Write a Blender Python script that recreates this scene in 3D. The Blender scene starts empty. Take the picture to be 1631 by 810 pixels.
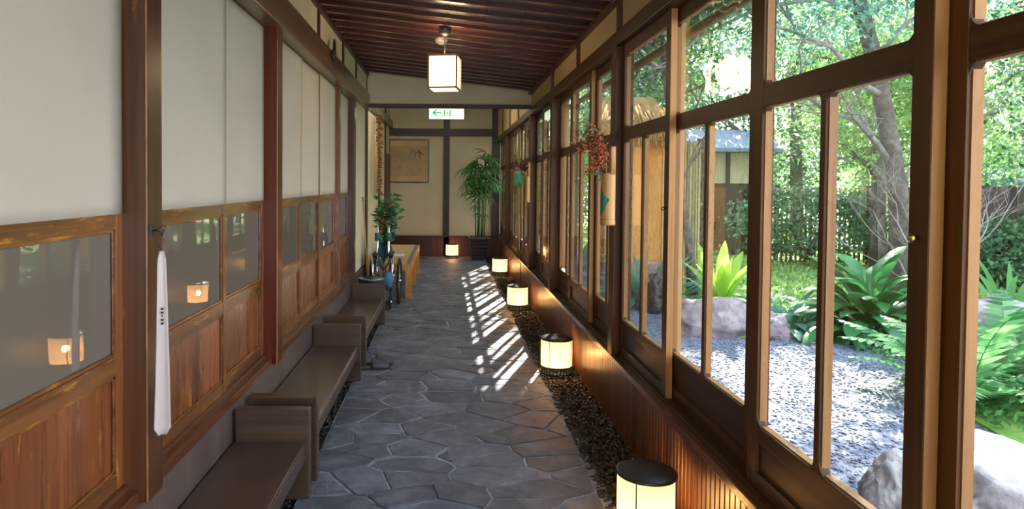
import bpy, math, random
import numpy as np
from mathutils import Vector, Matrix, noise as mnoise
C = bpy.data.collections.new('scene'); bpy.context.scene.collection.children.link(C)
SC = bpy.context.scene
R = math.radians
# ------------------------------------------------------------------ camera
F = 1080.0
cam = bpy.data.objects.new('camera', bpy.data.cameras.new('camera')); C.objects.link(cam)
cam.data.sensor_width = 36.0; cam.data.lens = 36.0*F/1631.0
cam.data.shift_x = 104.5/1631.0; cam.data.shift_y = -86.0/1631.0
cam.data.clip_start = 0.05; cam.data.clip_end = 400
cam.matrix_world = (Matrix.Translation((0, 0, 1.5)) @ Matrix.Rotation(R(90-1.48), 4, 'X') @ Matrix.Rotation(0.008, 4, 'Z'))
SC.camera = cam
# ------------------------------------------------------------------ light
w = bpy.data.worlds.new('sky'); SC.world = w; w.use_nodes = True
wn = w.node_tree.nodes; wl = w.node_tree.links
bg = wn['Background']
wtc = wn.new('ShaderNodeTexCoord'); wsx = wn.new('ShaderNodeSeparateXYZ'); wr = wn.new('ShaderNodeValToRGB')
wl.new(wtc.outputs['Generated'], wsx.inputs[0]); wl.new(wsx.outputs['Z'], wr.inputs[0]); wl.new(wr.outputs[0], bg.inputs[0])
wr.color_ramp.elements[0].position = 0.0; wr.color_ramp.elements[0].color = (0.90, 0.94, 1.0, 1)
wr.color_ramp.elements[1].position = 0.8; wr.color_ramp.elements[1].color = (0.62, 0.78, 1.0, 1)
bg.inputs[1].default_value = 4.4
sd = Vector((0.273, 0.793, 0.545)).normalized()
sun = bpy.data.objects.new('sun', bpy.data.lights.new('sun', 'SUN')); C.objects.link(sun)
sun.data.energy = 28.0; sun.data.angle = R(0.55); sun.data.color = (1.0, 0.93, 0.82)
sun.rotation_euler = sd.to_track_quat('Z', 'Y').to_euler(); sun.location = (6, 12, 12)
SC.view_settings.view_transform = 'Standard'; SC.view_settings.look = 'None'
SC.view_settings.gamma = 1.0; SC.view_settings.use_curve_mapping = False
SC.view_settings.exposure = 0.42
SC.cycles.transparent_max_bounces = 24
SC.cycles.max_bounces = 10; SC.cycles.diffuse_bounces = 5
SC.cycles.sample_clamp_indirect = 6.0
SC.cycles.caustics_reflective = False; SC.cycles.caustics_refractive = False

# ------------------------------------------------------------------ helpers
def tag(o, label=None, cat=None, group=None, kind=None):
    if label: o['label'] = label
    if cat: o['category'] = cat
    if group: o['group'] = group
    if kind: o['kind'] = kind
    return o

def empty(name, loc=(0, 0, 0), rz=0.0):
    o = bpy.data.objects.new(name, None); C.objects.link(o)
    o.location = loc; o.rotation_euler = (0, 0, rz); o.empty_display_size = 0.1
    return o

class MB:
    def __init__(s): s.v = []; s.f = []; s.sm = []; s.mi = []; s.k = 0
    def add(s, vs, fs, smooth=False):
        n = len(s.v); s.v += [tuple(p) for p in vs]
        s.f += [tuple(i+n for i in f) for f in fs]; s.sm += [smooth]*len(fs); s.mi += [s.k]*len(fs); return s
    def box(s, x0, x1, y0, y1, z0, z1, M=None):
        vs = [(x, y, z) for z in (z0, z1) for y in (y0, y1) for x in (x0, x1)]
        if M is not None: vs = [M @ Vector(p) for p in vs]
        return s.add(vs, [(0,2,3,1),(4,5,7,6),(0,1,5,4),(2,6,7,3),(0,4,6,2),(1,3,7,5)])
    def bar(s, a, b, w, h, up=(0, 0, 1)):
        a = Vector(a); b = Vector(b); d = (b-a).normalized(); u = Vector(up)
        sx = d.cross(u).normalized(); uu = sx.cross(d).normalized()
        vs = [p+sx*(i*w/2)+uu*(j*h/2) for p in (a, b) for i, j in ((-1,-1),(1,-1),(1,1),(-1,1))]
        return s.add(vs, [(3,2,1,0),(4,5,6,7),(0,1,5,4),(1,2,6,5),(2,3,7,6),(3,0,4,7)])
    def lathe(s, prof, c=(0, 0, 0), n=24, cap=True, M=None, smooth=True):
        vs = []; fs = []
        for r, z in prof:
            for i in range(n):
                a = 2*math.pi*i/n; vs.append(Vector((c[0]+r*math.cos(a), c[1]+r*math.sin(a), c[2]+z)))
        if M is not None: vs = [M @ p for p in vs]
        for k in range(len(prof)-1):
            for i in range(n):
                j = (i+1) % n; fs.append((k*n+i, k*n+j, (k+1)*n+j, (k+1)*n+i))
        s.add(vs, fs, smooth)
        if cap:
            b = len(s.v)-len(vs)
            s.f.append(tuple(b+i for i in range(n))[::-1]); s.sm.append(False)
            s.f.append(tuple(b+(len(prof)-1)*n+i for i in range(n))); s.sm.append(False)
        return s
    def tube(s, pts, rad, n=8, cap=True):
        pts = [Vector(p) for p in pts]
        if not hasattr(rad, '__len__'): rad = [rad]*len(pts)
        ref = None; vs = []; fs = []
        for k, p in enumerate(pts):
            d = (pts[min(k+1, len(pts)-1)]-pts[max(k-1, 0)])
            d = d.normalized() if d.length > 1e-9 else Vector((0, 0, 1))
            if ref is None: ref = Vector((1, 0, 0)) if abs(d.x) < .8 else Vector((0, 1, 0))
            a = (ref-d*ref.dot(d)).normalized(); ref = a; b = d.cross(a)
            for i in range(n):
                t = 2*math.pi*i/n; vs.append(p+(a*math.cos(t)+b*math.sin(t))*rad[k])
        for k in range(len(pts)-1):
            for i in range(n):
                j = (i+1) % n; fs.append((k*n+i, k*n+j, (k+1)*n+j, (k+1)*n+i))
        s.add(vs, fs, True)
        if cap:
            b = len(s.v)-len(vs)
            s.f.append(tuple(b+i for i in range(n))[::-1]); s.sm.append(False)
            s.f.append(tuple(b+(len(pts)-1)*n+i for i in range(n))); s.sm.append(False)
        return s
    def prism(s, poly, a0, a1, axis='x'):
        n = len(poly)
        def P(p, q, a): return {'x': (a, p, q), 'y': (p, a, q), 'z': (p, q, a)}[axis]
        vs = [P(p, q, a0) for p, q in poly]+[P(p, q, a1) for p, q in poly]
        fs = [tuple(range(n))[::-1], tuple(range(n, 2*n))]+[(i, (i+1) % n, (i+1) % n+n, i+n) for i in range(n)]
        return s.add(vs, fs)
    def sphere(s, c, r, n=8, m=5, sc=(1, 1, 1)):
        prof = [(math.sin(math.pi*k/m), -math.cos(math.pi*k/m)) for k in range(m+1)]
        vs = []; fs = []
        for a, z in prof:
            for i in range(n):
                t = 2*math.pi*i/n; vs.append((c[0]+r*sc[0]*max(a, .02)*math.cos(t), c[1]+r*sc[1]*max(a, .02)*math.sin(t), c[2]+r*sc[2]*z))
        for k in range(m):
            for i in range(n):
                j = (i+1) % n; fs.append((k*n+i, k*n+j, (k+1)*n+j, (k+1)*n+i))
        return s.add(vs, fs, True)
    def mesh(s, name, mat):
        me = bpy.data.meshes.new(name); me.from_pydata(s.v, [], s.f)
        me.polygons.foreach_set('use_smooth', s.sm)
        if s.k: me.polygons.foreach_set('material_index', s.mi+[0]*(len(s.f)-len(s.mi)))
        for m in (mat if isinstance(mat, (list, tuple)) else [mat]): me.materials.append(m)
        me.update(); return me
    def build(s, name, mat, parent=None, bevel=0.0, loc=None, fixn=False):
        me = s.mesh(name, mat)
        if fixn:
            import bmesh
            b = bmesh.new(); b.from_mesh(me); bmesh.ops.recalc_face_normals(b, faces=b.faces); b.to_mesh(me); b.free()
        return link(name, me, parent, bevel, loc)

def link(name, me, parent=None, bevel=0.0, loc=None):
    o = bpy.data.objects.new(name, me); C.objects.link(o)
    if parent: o.parent = parent
    if loc is not None: o.location = loc
    if bevel:
        m = o.modifiers.new('bevel', 'BEVEL'); m.width = bevel; m.segments = 2; m.limit_method = 'ANGLE'; m.angle_limit = R(50)
    return o

def copy_tree(o, parent=None, loc=None, rz=None):
    c = o.copy(); C.objects.link(c); c.parent = parent
    if loc is not None: c.location = loc
    if rz is not None: c.rotation_euler = (0, 0, rz)
    for ch in list(o.children): copy_tree(ch, c)
    return c

# ------------------------------------------------------------------ materials
def newmat(name):
    m = bpy.data.materials.new(name); m.use_nodes = True
    nt = m.node_tree; return m, nt, nt.nodes['Principled BSDF'], nt.nodes['Material Output']
def N(nt, t, **kw):
    n = nt.nodes.new(t)
    for k, v in kw.items(): setattr(n, k, v)
    return n
def ramp(nt, stops):
    r = N(nt, 'ShaderNodeValToRGB'); e = r.color_ramp.elements
    while len(e) < len(stops): e.new(0.5)
    for i, (p, c) in enumerate(stops): e[i].position = p; e[i].color = (c[0], c[1], c[2], 1)
    return r
def srgb(r, g, b):
    f = lambda c: (c/255/12.92) if c/255 <= .04045 else ((c/255+.055)/1.055)**2.4
    return (f(r), f(g), f(b))

def plain(name, col, rough=.5, metal=0.0, spec=.5, var=.15, scale=8, bump=0.0, bscale=60, coat=0.0):
    m, nt, p, out = newmat(name); L = nt.links
    tc = N(nt, 'ShaderNodeTexCoord'); nz = N(nt, 'ShaderNodeTexNoise'); nz.inputs['Scale'].default_value = scale; nz.inputs['Detail'].default_value = 4
    L.new(tc.outputs['Object'], nz.inputs['Vector'])
    r = ramp(nt, [(.3, [c*(1-var) for c in col]), (.7, [min(1, c*(1+var)) for c in col])])
    L.new(nz.outputs['Fac'], r.inputs[0]); L.new(r.outputs[0], p.inputs['Base Color'])
    p.inputs['Roughness'].default_value = rough; p.inputs['Metallic'].default_value = metal
    p.inputs['Specular IOR Level'].default_value = spec; p.inputs['Coat Weight'].default_value = coat
    if bump:
        n2 = N(nt, 'ShaderNodeTexNoise'); n2.inputs['Scale'].default_value = bscale; n2.inputs['Detail'].default_value = 5
        L.new(tc.outputs['Object'], n2.inputs['Vector'])
        b = N(nt, 'ShaderNodeBump'); b.inputs['Strength'].default_value = bump; b.inputs['Distance'].default_value = .01
        L.new(n2.outputs['Fac'], b.inputs['Height']); L.new(b.outputs[0], p.inputs['Normal'])
    return m

def wood(name, dark, light, axis='z', rough=.35, grain=60, stretch=.03, bump=.15, coat=.0, worn=None, wornamt=.62, var=.25, spec=.5):
    m, nt, p, out = newmat(name); L = nt.links
    tc = N(nt, 'ShaderNodeTexCoord'); oi = N(nt, 'ShaderNodeObjectInfo')
    mp = N(nt, 'ShaderNodeMapping'); i = 'xyz'.index(axis)
    sc = [1, 1, 1]; sc[i] = stretch; mp.inputs['Scale'].default_value = sc
    ad = N(nt, 'ShaderNodeVectorMath', operation='ADD')
    ml = N(nt, 'ShaderNodeMath', operation='MULTIPLY'); ml.inputs[1].default_value = 13.0
    L.new(oi.outputs['Random'], ml.inputs[0]); L.new(tc.outputs['Object'], ad.inputs[0]); L.new(ml.outputs[0], ad.inputs[1])
    L.new(ad.outputs[0], mp.inputs[0])
    n1 = N(nt, 'ShaderNodeTexNoise'); n1.inputs['Scale'].default_value = grain; n1.inputs['Detail'].default_value = 6; n1.inputs['Roughness'].default_value = .65
    n2 = N(nt, 'ShaderNodeTexNoise'); n2.inputs['Scale'].default_value = grain*.16; n2.inputs['Detail'].default_value = 3; n2.inputs['Distortion'].default_value = .6
    L.new(mp.outputs[0], n1.inputs['Vector']); L.new(mp.outputs[0], n2.inputs['Vector'])
    mx = N(nt, 'ShaderNodeMath', operation='ADD'); L.new(n1.outputs['Fac'], mx.inputs[0]); L.new(n2.outputs['Fac'], mx.inputs[1])
    hf = N(nt, 'ShaderNodeMath', operation='MULTIPLY'); hf.inputs[1].default_value = .5; L.new(mx.outputs[0], hf.inputs[0])
    r = ramp(nt, [(.36, dark), (.64, light)]); L.new(hf.outputs[0], r.inputs[0])
    col = r.outputs[0]
    if worn:
        mp2 = N(nt, 'ShaderNodeMapping'); sc2 = [1, 1, 1]; sc2[i] = .16; mp2.inputs['Scale'].default_value = sc2; L.new(ad.outputs[0], mp2.inputs[0])
        n3 = N(nt, 'ShaderNodeTexNoise'); n3.inputs['Scale'].default_value = 26; n3.inputs['Detail'].default_value = 8; n3.inputs['Roughness'].default_value = .7
        L.new(mp2.outputs[0], n3.inputs['Vector'])
        r3 = ramp(nt, [(wornamt-.05, (0, 0, 0)), (wornamt+.06, (1, 1, 1))]); L.new(n3.outputs['Fac'], r3.inputs[0])
        mc = N(nt, 'ShaderNodeMix', data_type='RGBA'); L.new(r3.outputs[0], mc.inputs[0]); L.new(col, mc.inputs[6])
        mc.inputs[7].default_value = (*worn, 1); col = mc.outputs[2]
    hv = N(nt, 'ShaderNodeHueSaturation'); mr = N(nt, 'ShaderNodeMapRange'); mr.inputs[3].default_value = 1-var; mr.inputs[4].default_value = 1+var
    L.new(oi.outputs['Random'], mr.inputs[0]); L.new(mr.outputs[0], hv.inputs['Value']); L.new(col, hv.inputs['Color'])
    L.new(hv.outputs[0], p.inputs['Base Color'])
    p.inputs['Specular IOR Level'].default_value = spec
    rr = N(nt, 'ShaderNodeMapRange'); rr.inputs[3].default_value = rough-.08; rr.inputs[4].default_value = rough+.12
    L.new(n1.outputs['Fac'], rr.inputs[0]); L.new(rr.outputs[0], p.inputs['Roughness'])
    p.inputs['Coat Weight'].default_value = coat; p.inputs['Coat Roughness'].default_value = .15
    b = N(nt, 'ShaderNodeBump'); b.inputs['Strength'].default_value = bump; b.inputs['Distance'].default_value = .004
    L.new(n1.outputs['Fac'], b.inputs['Height']); L.new(b.outputs[0], p.inputs['Normal'])
    return m

def plaster(name, col, bump=.15):
    return plain(name, col, rough=.9, spec=.2, var=.06, scale=3, bump=bump, bscale=120)

def emit(name, col, s, base=None):
    m, nt, p, out = newmat(name)
    p.inputs['Base Color'].default_value = (*(base or (.8, .75, .65)), 1); p.inputs['Roughness'].default_value = .7
    p.inputs['Emission Color'].default_value = (*col, 1); p.inputs['Emission Strength'].default_value = s
    return m

def glassmat(name, wav=.12, tint=(1, 1, 1), extra=0.0):
    m, nt, p, out = newmat(name); L = nt.links; nt.nodes.remove(p)
    t = N(nt, 'ShaderNodeBsdfTransparent'); t.inputs[0].default_value = (*tint, 1)
    g = N(nt, 'ShaderNodeBsdfGlossy'); g.inputs['Roughness'].default_value = .02
    fr = N(nt, 'ShaderNodeFresnel'); mx = N(nt, 'ShaderNodeMixShader')
    ge = N(nt, 'ShaderNodeNewGeometry'); io = N(nt, 'ShaderNodeMapRange'); io.inputs[3].default_value = 1.5; io.inputs[4].default_value = 1/1.5
    L.new(ge.outputs['Backfacing'], io.inputs[0]); L.new(io.outputs[0], fr.inputs['IOR'])   # same reflectance from either side of a pane
    tc = N(nt, 'ShaderNodeTexCoord'); nz = N(nt, 'ShaderNodeTexNoise'); nz.inputs['Scale'].default_value = 9; nz.inputs['Detail'].default_value = 2
    L.new(tc.outputs['Object'], nz.inputs['Vector'])
    b = N(nt, 'ShaderNodeBump'); b.inputs['Strength'].default_value = wav; b.inputs['Distance'].default_value = .02
    L.new(nz.outputs['Fac'], b.inputs['Height']); L.new(b.outputs[0], g.inputs['Normal'])
    ad = N(nt, 'ShaderNodeMath', operation='ADD'); ad.inputs[1].default_value = extra; ad.use_clamp = True
    L.new(fr.outputs[0], ad.inputs[0]); L.new(ad.outputs[0], mx.inputs[0]); L.new(t.outputs[0], mx.inputs[1]); L.new(g.outputs[0], mx.inputs[2])
    L.new(mx.outputs[0], out.inputs[0]); return m

def leafmat(name, c1, c2, trans=.45, rough=.4, spec=.5, scale=.8):
    m, nt, p, out = newmat(name); L = nt.links
    ge = N(nt, 'ShaderNodeNewGeometry'); tc = N(nt, 'ShaderNodeTexCoord')
    nz = N(nt, 'ShaderNodeTexNoise'); nz.inputs['Scale'].default_value = scale; L.new(tc.outputs['Object'], nz.inputs['Vector'])
    ad = N(nt, 'ShaderNodeMath', operation='ADD'); L.new(ge.outputs['Random Per Island'], ad.inputs[0]); L.new(nz.outputs['Fac'], ad.inputs[1])
    r = ramp(nt, [(.35, c1), (1.3/2+.3, c2)])
    hf = N(nt, 'ShaderNodeMath', operation='MULTIPLY'); hf.inputs[1].default_value = .66; L.new(ad.outputs[0], hf.inputs[0])
    L.new(hf.outputs[0], r.inputs[0]); L.new(r.outputs[0], p.inputs['Base Color'])
    p.inputs['Roughness'].default_value = rough; p.inputs['Specular IOR Level'].default_value = spec
    tr = N(nt, 'ShaderNodeBsdfTranslucent'); hs = N(nt, 'ShaderNodeHueSaturation'); hs.inputs['Value'].default_value = 1.5; hs.inputs['Hue'].default_value = .492; hs.inputs['Saturation'].default_value = .92
    L.new(r.outputs[0], hs.inputs['Color']); L.new(hs.outputs[0], tr.inputs[0])
    mx = N(nt, 'ShaderNodeMixShader'); mx.inputs[0].default_value = trans
    L.new(p.outputs[0], mx.inputs[1]); L.new(tr.outputs[0], mx.inputs[2]); L.new(mx.outputs[0], out.inputs[0])
    return m

def stone(name, c1, c2, c3, rough=.5, bump=.5, scale=7, spec=.5):
    m, nt, p, out = newmat(name); L = nt.links
    tc = N(nt, 'ShaderNodeTexCoord'); oi = N(nt, 'ShaderNodeObjectInfo')
    ad = N(nt, 'ShaderNodeVectorMath', operation='ADD'); ml = N(nt, 'ShaderNodeMath', operation='MULTIPLY'); ml.inputs[1].default_value = 37
    L.new(oi.outputs['Random'], ml.inputs[0]); L.new(tc.outputs['Object'], ad.inputs[0]); L.new(ml.outputs[0], ad.inputs[1])
    n1 = N(nt, 'ShaderNodeTexNoise'); n1.inputs['Scale'].default_value = scale; n1.inputs['Detail'].default_value = 10; n1.inputs['Roughness'].default_value = .68; n1.inputs['Distortion'].default_value = .5
    L.new(ad.outputs[0], n1.inputs['Vector'])
    r = ramp(nt, [(.3, c1), (.5, c2), (.72, c3)]); L.new(n1.outputs['Fac'], r.inputs[0])
    hv = N(nt, 'ShaderNodeHueSaturation'); mr = N(nt, 'ShaderNodeMapRange'); mr.inputs[3].default_value = .75; mr.inputs[4].default_value = 1.28
    L.new(oi.outputs['Random'], mr.inputs[0]); L.new(mr.outputs[0], hv.inputs['Value']); L.new(r.outputs[0], hv.inputs['Color']); L.new(hv.outputs[0], p.inputs['Base Color'])
    p.inputs['Roughness'].default_value = rough; p.inputs['Specular IOR Level'].default_value = spec
    n2 = N(nt, 'ShaderNodeTexNoise'); n2.inputs['Scale'].default_value = scale*3.5; n2.inputs['Detail'].default_value = 8; n2.inputs['Roughness'].default_value = .7
    L.new(ad.outputs[0], n2.inputs['Vector'])
    b = N(nt, 'ShaderNodeBump'); b.inputs['Strength'].default_value = bump; b.inputs['Distance'].default_value = .018
    L.new(n2.outputs['Fac'], b.inputs['Height']); L.new(b.outputs[0], p.inputs['Normal'])
    return m

def frosted():
    m, nt, p, out = newmat('obscured_glass')
    p.inputs['Base Color'].default_value = (*srgb(120, 110, 97), 1); p.inputs['Roughness'].default_value = .9; p.inputs['Specular IOR Level'].default_value = 0
    g = N(nt, 'ShaderNodeBsdfGlossy'); g.inputs['Roughness'].default_value = .015
    fr = N(nt, 'ShaderNodeFresnel'); fr.inputs['IOR'].default_value = 1.75
    mx = N(nt, 'ShaderNodeMixShader'); L = nt.links
    tc = N(nt, 'ShaderNodeTexCoord'); nz = N(nt, 'ShaderNodeTexNoise'); nz.inputs['Scale'].default_value = 5; L.new(tc.outputs['Object'], nz.inputs['Vector'])
    b = N(nt, 'ShaderNodeBump'); b.inputs['Strength'].default_value = .02; b.inputs['Distance'].default_value = .02
    L.new(nz.outputs['Fac'], b.inputs['Height']); L.new(b.outputs[0], g.inputs['Normal'])
    L.new(fr.outputs[0], mx.inputs[0]); L.new(p.outputs[0], mx.inputs[1]); L.new(g.outputs[0], mx.inputs[2]); L.new(mx.outputs[0], out.inputs[0])
    return m

M = {}
worn = srgb(190, 130, 50)
M['door_v'] = wood('door_wood_vertical', srgb(74, 38, 18), srgb(146, 88, 44), 'z', .32, 55, .03, coat=.3, worn=worn, wornamt=.61)
M['door_h'] = wood('door_wood_horizontal', srgb(72, 40, 20), srgb(142, 90, 46), 'y', .32, 55, .03, coat=.3, worn=worn, wornamt=.6)
M['panel'] = wood('door_panel_wood', srgb(84, 42, 22), srgb(156, 90, 46), 'z', .26, 26, .05, coat=.4, worn=srgb(196, 140, 62), wornamt=.63, var=.08)
M['worn_edge'] = wood('worn_edge_wood', srgb(96, 56, 24), srgb(188, 132, 60), 'z', .4, 40, .2)
M['post'] = wood('post_wood', srgb(58, 32, 20), srgb(106, 64, 38), 'z', .3, 50, .03, coat=.3, worn=worn, wornamt=.68, var=.1)
M['red_post'] = wood('red_post_wood', srgb(66, 24, 13), srgb(112, 46, 24), 'z', .34, 50, .03, coat=.1, spec=.3, worn=worn, wornamt=.7, var=.1)
M['beam'] = wood('beam_wood', srgb(72, 50, 32), srgb(122, 92, 62), 'y', .3, 45, .02, coat=.25)
M['beam_x'] = wood('cross_beam_wood', srgb(38, 25, 18), srgb(64, 42, 30), 'x', .45, 45, .02)
M['sill'] = wood('sill_wood', srgb(78, 40, 24), srgb(122, 72, 44), 'y', .22, 45, .02, coat=.5)
M['win_v'] = wood('window_wood_vertical', srgb(54, 31, 11), srgb(104, 65, 27), 'z', .42, 50, .03, var=.12, spec=.25)
M['win_h'] = wood('window_wood_horizontal', srgb(52, 31, 11), srgb(100, 64, 27), 'y', .4, 50, .03, var=.12, spec=.25)
M['wainscot'] = wood('wainscot_wood', srgb(72, 42, 26), srgb(124, 82, 50), 'z', .35, 45, .04, coat=.15, var=.22)
M['back_wain'] = wood('back_wainscot_wood', srgb(52, 20, 17), srgb(80, 33, 26), 'z', .4, 40, .04, var=.15)
M['ceiling'] = wood('ceiling_wood', srgb(54, 28, 20), srgb(88, 46, 32), 'x', .4, 30, .03)
M['rafter'] = wood('ceiling_rafter_wood', srgb(62, 32, 24), srgb(98, 54, 40), 'x', .22, 40, .03, coat=.5)
M['bench'] = wood('bench_wood', srgb(66, 50, 42), srgb(82, 64, 54), 'y', .3, 45, .06, coat=.3, var=.05, bump=.04)
M['bench_x'] = wood('bench_end_wood', srgb(66, 50, 38), srgb(96, 76, 58), 'x', .34, 45, .03, var=.08)
M['skirt'] = wood('skirting_wood', srgb(92, 78, 74), srgb(122, 106, 98), 'z', .3, 40, .04, coat=.2)
M['table'] = wood('table_wood', srgb(190, 122, 50), srgb(222, 158, 78), 'y', .35, 40, .03, var=.04)
M['table_top'] = wood('table_top_wood', srgb(186, 160, 108), srgb(208, 184, 130), 'y', .3, 40, .03, var=.04)
M['daylit_wood'] = wood('daylit_window_wood', srgb(136, 88, 38), srgb(196, 140, 70), 'z', .5, 40, .03, var=.1)  # window wood lightened to paint daylight on pane reveals and stile ends
M['out_wood'] = wood('outdoor_post_wood', srgb(176, 128, 74), srgb(216, 172, 110), 'z', .6, 40, .03)
M['eave_wood'] = wood('eave_wood', srgb(92, 72, 58), srgb(150, 124, 100), 'x', .7, 40, .04)
M['dark_wood'] = wood('dark_board_wood', srgb(44, 32, 26), srgb(80, 60, 48), 'z', .6, 40, .04)
M['bamboo'] = wood('bamboo_skin', srgb(164, 112, 54), srgb(204, 152, 84), 'z', .4, 30, .02, coat=.15, var=.05)
M['bamboo_fence'] = wood('fence_bamboo', srgb(120, 108, 74), srgb(176, 160, 112), 'z', .5, 30, .02, var=.25)
M['cloth'] = plain('fabric_panel', srgb(206, 194, 178), .95, spec=.1, var=.035, scale=2.5, bump=.25, bscale=7)
M['plaster'] = plaster('cream_plaster', srgb(214, 202, 168))
M['plaster_dark'] = plaster('ochre_plaster', srgb(196, 172, 122))
M['plaster_tan'] = plaster('orange_tan_plaster', srgb(214, 152, 84))
M['frost'] = frosted()
M['glass'] = glassmat('window_glass')
M['mortar'] = stone('mortar', srgb(110, 116, 122), srgb(150, 156, 162), srgb(192, 196, 200), .75, .3, 20)
M['flag'] = stone('slate_flagstone', srgb(78, 84, 94), srgb(110, 116, 128), srgb(150, 154, 162), .45, .9, 6)
M['pebble'] = stone('dark_pebble', srgb(30, 30, 32), srgb(58, 56, 56), srgb(110, 100, 92), .3, .2, 18)
M['soil'] = stone('dark_bedding', srgb(18, 17, 16), srgb(34, 31, 29), srgb(50, 46, 42), .8, .5, 40)
M['gravel'] = stone('grey_gravel', srgb(88, 94, 108), srgb(122, 128, 144), srgb(166, 170, 182), .75, .9, 26)
M['gstone'] = stone('gravel_stone', srgb(92, 98, 114), srgb(130, 136, 152), srgb(182, 184, 196), .6, .2, 10)
M['moss'] = stone('mossy_ground', srgb(56, 92, 30), srgb(104, 140, 54), srgb(150, 168, 92), .9, .8, 2.2)
M['rock'] = stone('boulder', srgb(92, 82, 86), srgb(140, 126, 128), srgb(184, 172, 170), .75, 1.0, 4)
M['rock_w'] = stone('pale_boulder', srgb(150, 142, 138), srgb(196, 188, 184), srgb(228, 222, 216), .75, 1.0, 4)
M['black_metal'] = plain('black_metal', (.025, .022, .022), .35, var=.1, spec=.6)
M['chrome'] = plain('chrome', (.8, .8, .82), .12, 1.0, var=.02)
M['steel'] = plain('dull_steel', (.28, .30, .32), .35, 1.0, var=.2, scale=14)
M['rubber'] = plain('black_rubber', (.02, .02, .022), .7)
M['teal'] = plain('teal_vinyl', srgb(44, 92, 88), .5)
M['blue'] = plain('blue_fabric', srgb(70, 130, 160), .8)
M['pot'] = plain('black_ceramic_pot', srgb(46, 46, 52), .3, coat=.3)
M['white_plastic'] = plain('white_plastic', srgb(206, 194, 190), .3, var=.02)
M['ivory'] = plain('ivory_plastic', srgb(226, 216, 188), .4, var=.02)
M['brass'] = plain('brass', (.7, .5, .22), .3, 1.0, var=.05)
M['far_fill'] = emit('far_fill_glow', (1.0, .86, .64), 22.0)
M['white_emit'] = emit('lantern_paper_glow', (1.0, .58, .21), 2.5)
M['lamp_side'] = emit('pendant_paper_glow', (1.0, .76, .47), 8.0)
M['warm_paper'] = emit('warm_shade_glow', (1.0, .66, .30), 2.1)
M['lamp_wood'] = wood('lamp_frame_wood', srgb(150, 92, 44), srgb(196, 132, 70), 'z', .4, 40, .04)
M['leaf_palm'] = leafmat('palm_leaf', srgb(40, 90, 50), srgb(100, 156, 86), .3, .35)
M['leaf_asp'] = leafmat('broad_leaf', srgb(24, 80, 44), srgb(70, 140, 74), .3, .3, .6)
M['leaf_bright'] = leafmat('bright_fern_leaf', srgb(110, 170, 40), srgb(190, 220, 90), .5, .4)
M['leaf_fern'] = leafmat('fern_leaf', srgb(40, 104, 56), srgb(110, 168, 96), .4, .5)
M['leaf_a'] = leafmat('evergreen_leaf', srgb(46, 84, 60), srgb(112, 152, 108), .42, .35)
M['leaf_b'] = leafmat('light_leaf', srgb(84, 128, 74), srgb(172, 200, 124), .52, .4)
M['leaf_c'] = leafmat('bluish_leaf', srgb(54, 102, 90), srgb(126, 172, 150), .4, .35)
M['leaf_red'] = leafmat('berry_foliage', srgb(70, 96, 40), srgb(140, 130, 60), .35, .5)
M['berry'] = plain('orange_red_berry', srgb(232, 104, 56), .3, var=.3, scale=30)
M['bark'] = stone('tree_bark', srgb(64, 56, 50), srgb(104, 94, 88), srgb(146, 136, 128), .9, .9, 8)
M['bark_grey'] = stone('pale_bark', srgb(110, 104, 104), srgb(148, 142, 140), srgb(184, 178, 174), .9, .6, 8)
M['thatch'] = wood('thatch_straw', srgb(110, 84, 48), srgb(196, 160, 104), 'z', .9, 60, .06, bump=.8)
M['tile'] = plain('roof_tile', srgb(120, 132, 148), .5, var=.2)
M['dried'] = plain('dried_brown_pods', srgb(120, 62, 30), .7, var=.5, scale=40)
M['dried_red'] = plain('dried_red_pods', srgb(150, 92, 56), .6, var=.4, scale=40)
M['straw'] = plain('pale_straw', srgb(196, 176, 130), .8)
M['paper_art'] = plain('aged_paper', srgb(206, 176, 128), .8, var=.14, scale=4)
M['ink'] = plain('faded_ink', srgb(112, 100, 84), .8)
M['ink_light'] = plain('pale_brush_paint', srgb(200, 188, 168), .8)
M['ink_orange'] = plain('orange_brush_paint', srgb(196, 138, 58), .8)
M['green_sign'] = emit('green_sign_paint', (.02, .42, .12), .8, (.02, .35, .1))
M['sign_face'] = emit('sign_face_glow', (.72, 1.0, .66), 1.3)
M['cord_grey'] = plain('grey_cable', (.05, .05, .05), .5)
M['dark_red'] = plain('dark_red_lacquer', srgb(92, 24, 22), .4)
M['slipper'] = plain('grey_slipper', srgb(74, 74, 80), .5)
M['strip'] = plain('grey_table_strip', srgb(112, 118, 112), .4)
M['paper'] = plain('white_paper', srgb(220, 220, 225), .7, var=.03)

def struct(mb, name, mat, label, cat, parent=None, bevel=0.0):
    o = mb.build(name, mat, parent, bevel)
    if parent is None: tag(o, label, cat, kind='structure')
    return o
def sbox(name, mat, b, label, cat, bevel=0.0, worn_edge=False):
    o = struct(MB().box(*b), name, [mat, M['worn_edge']] if worn_edge else mat, label, cat, None, bevel)
    if worn_edge: o.modifiers[0].material = 1; o.modifiers[0].segments = 1
    return o

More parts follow.
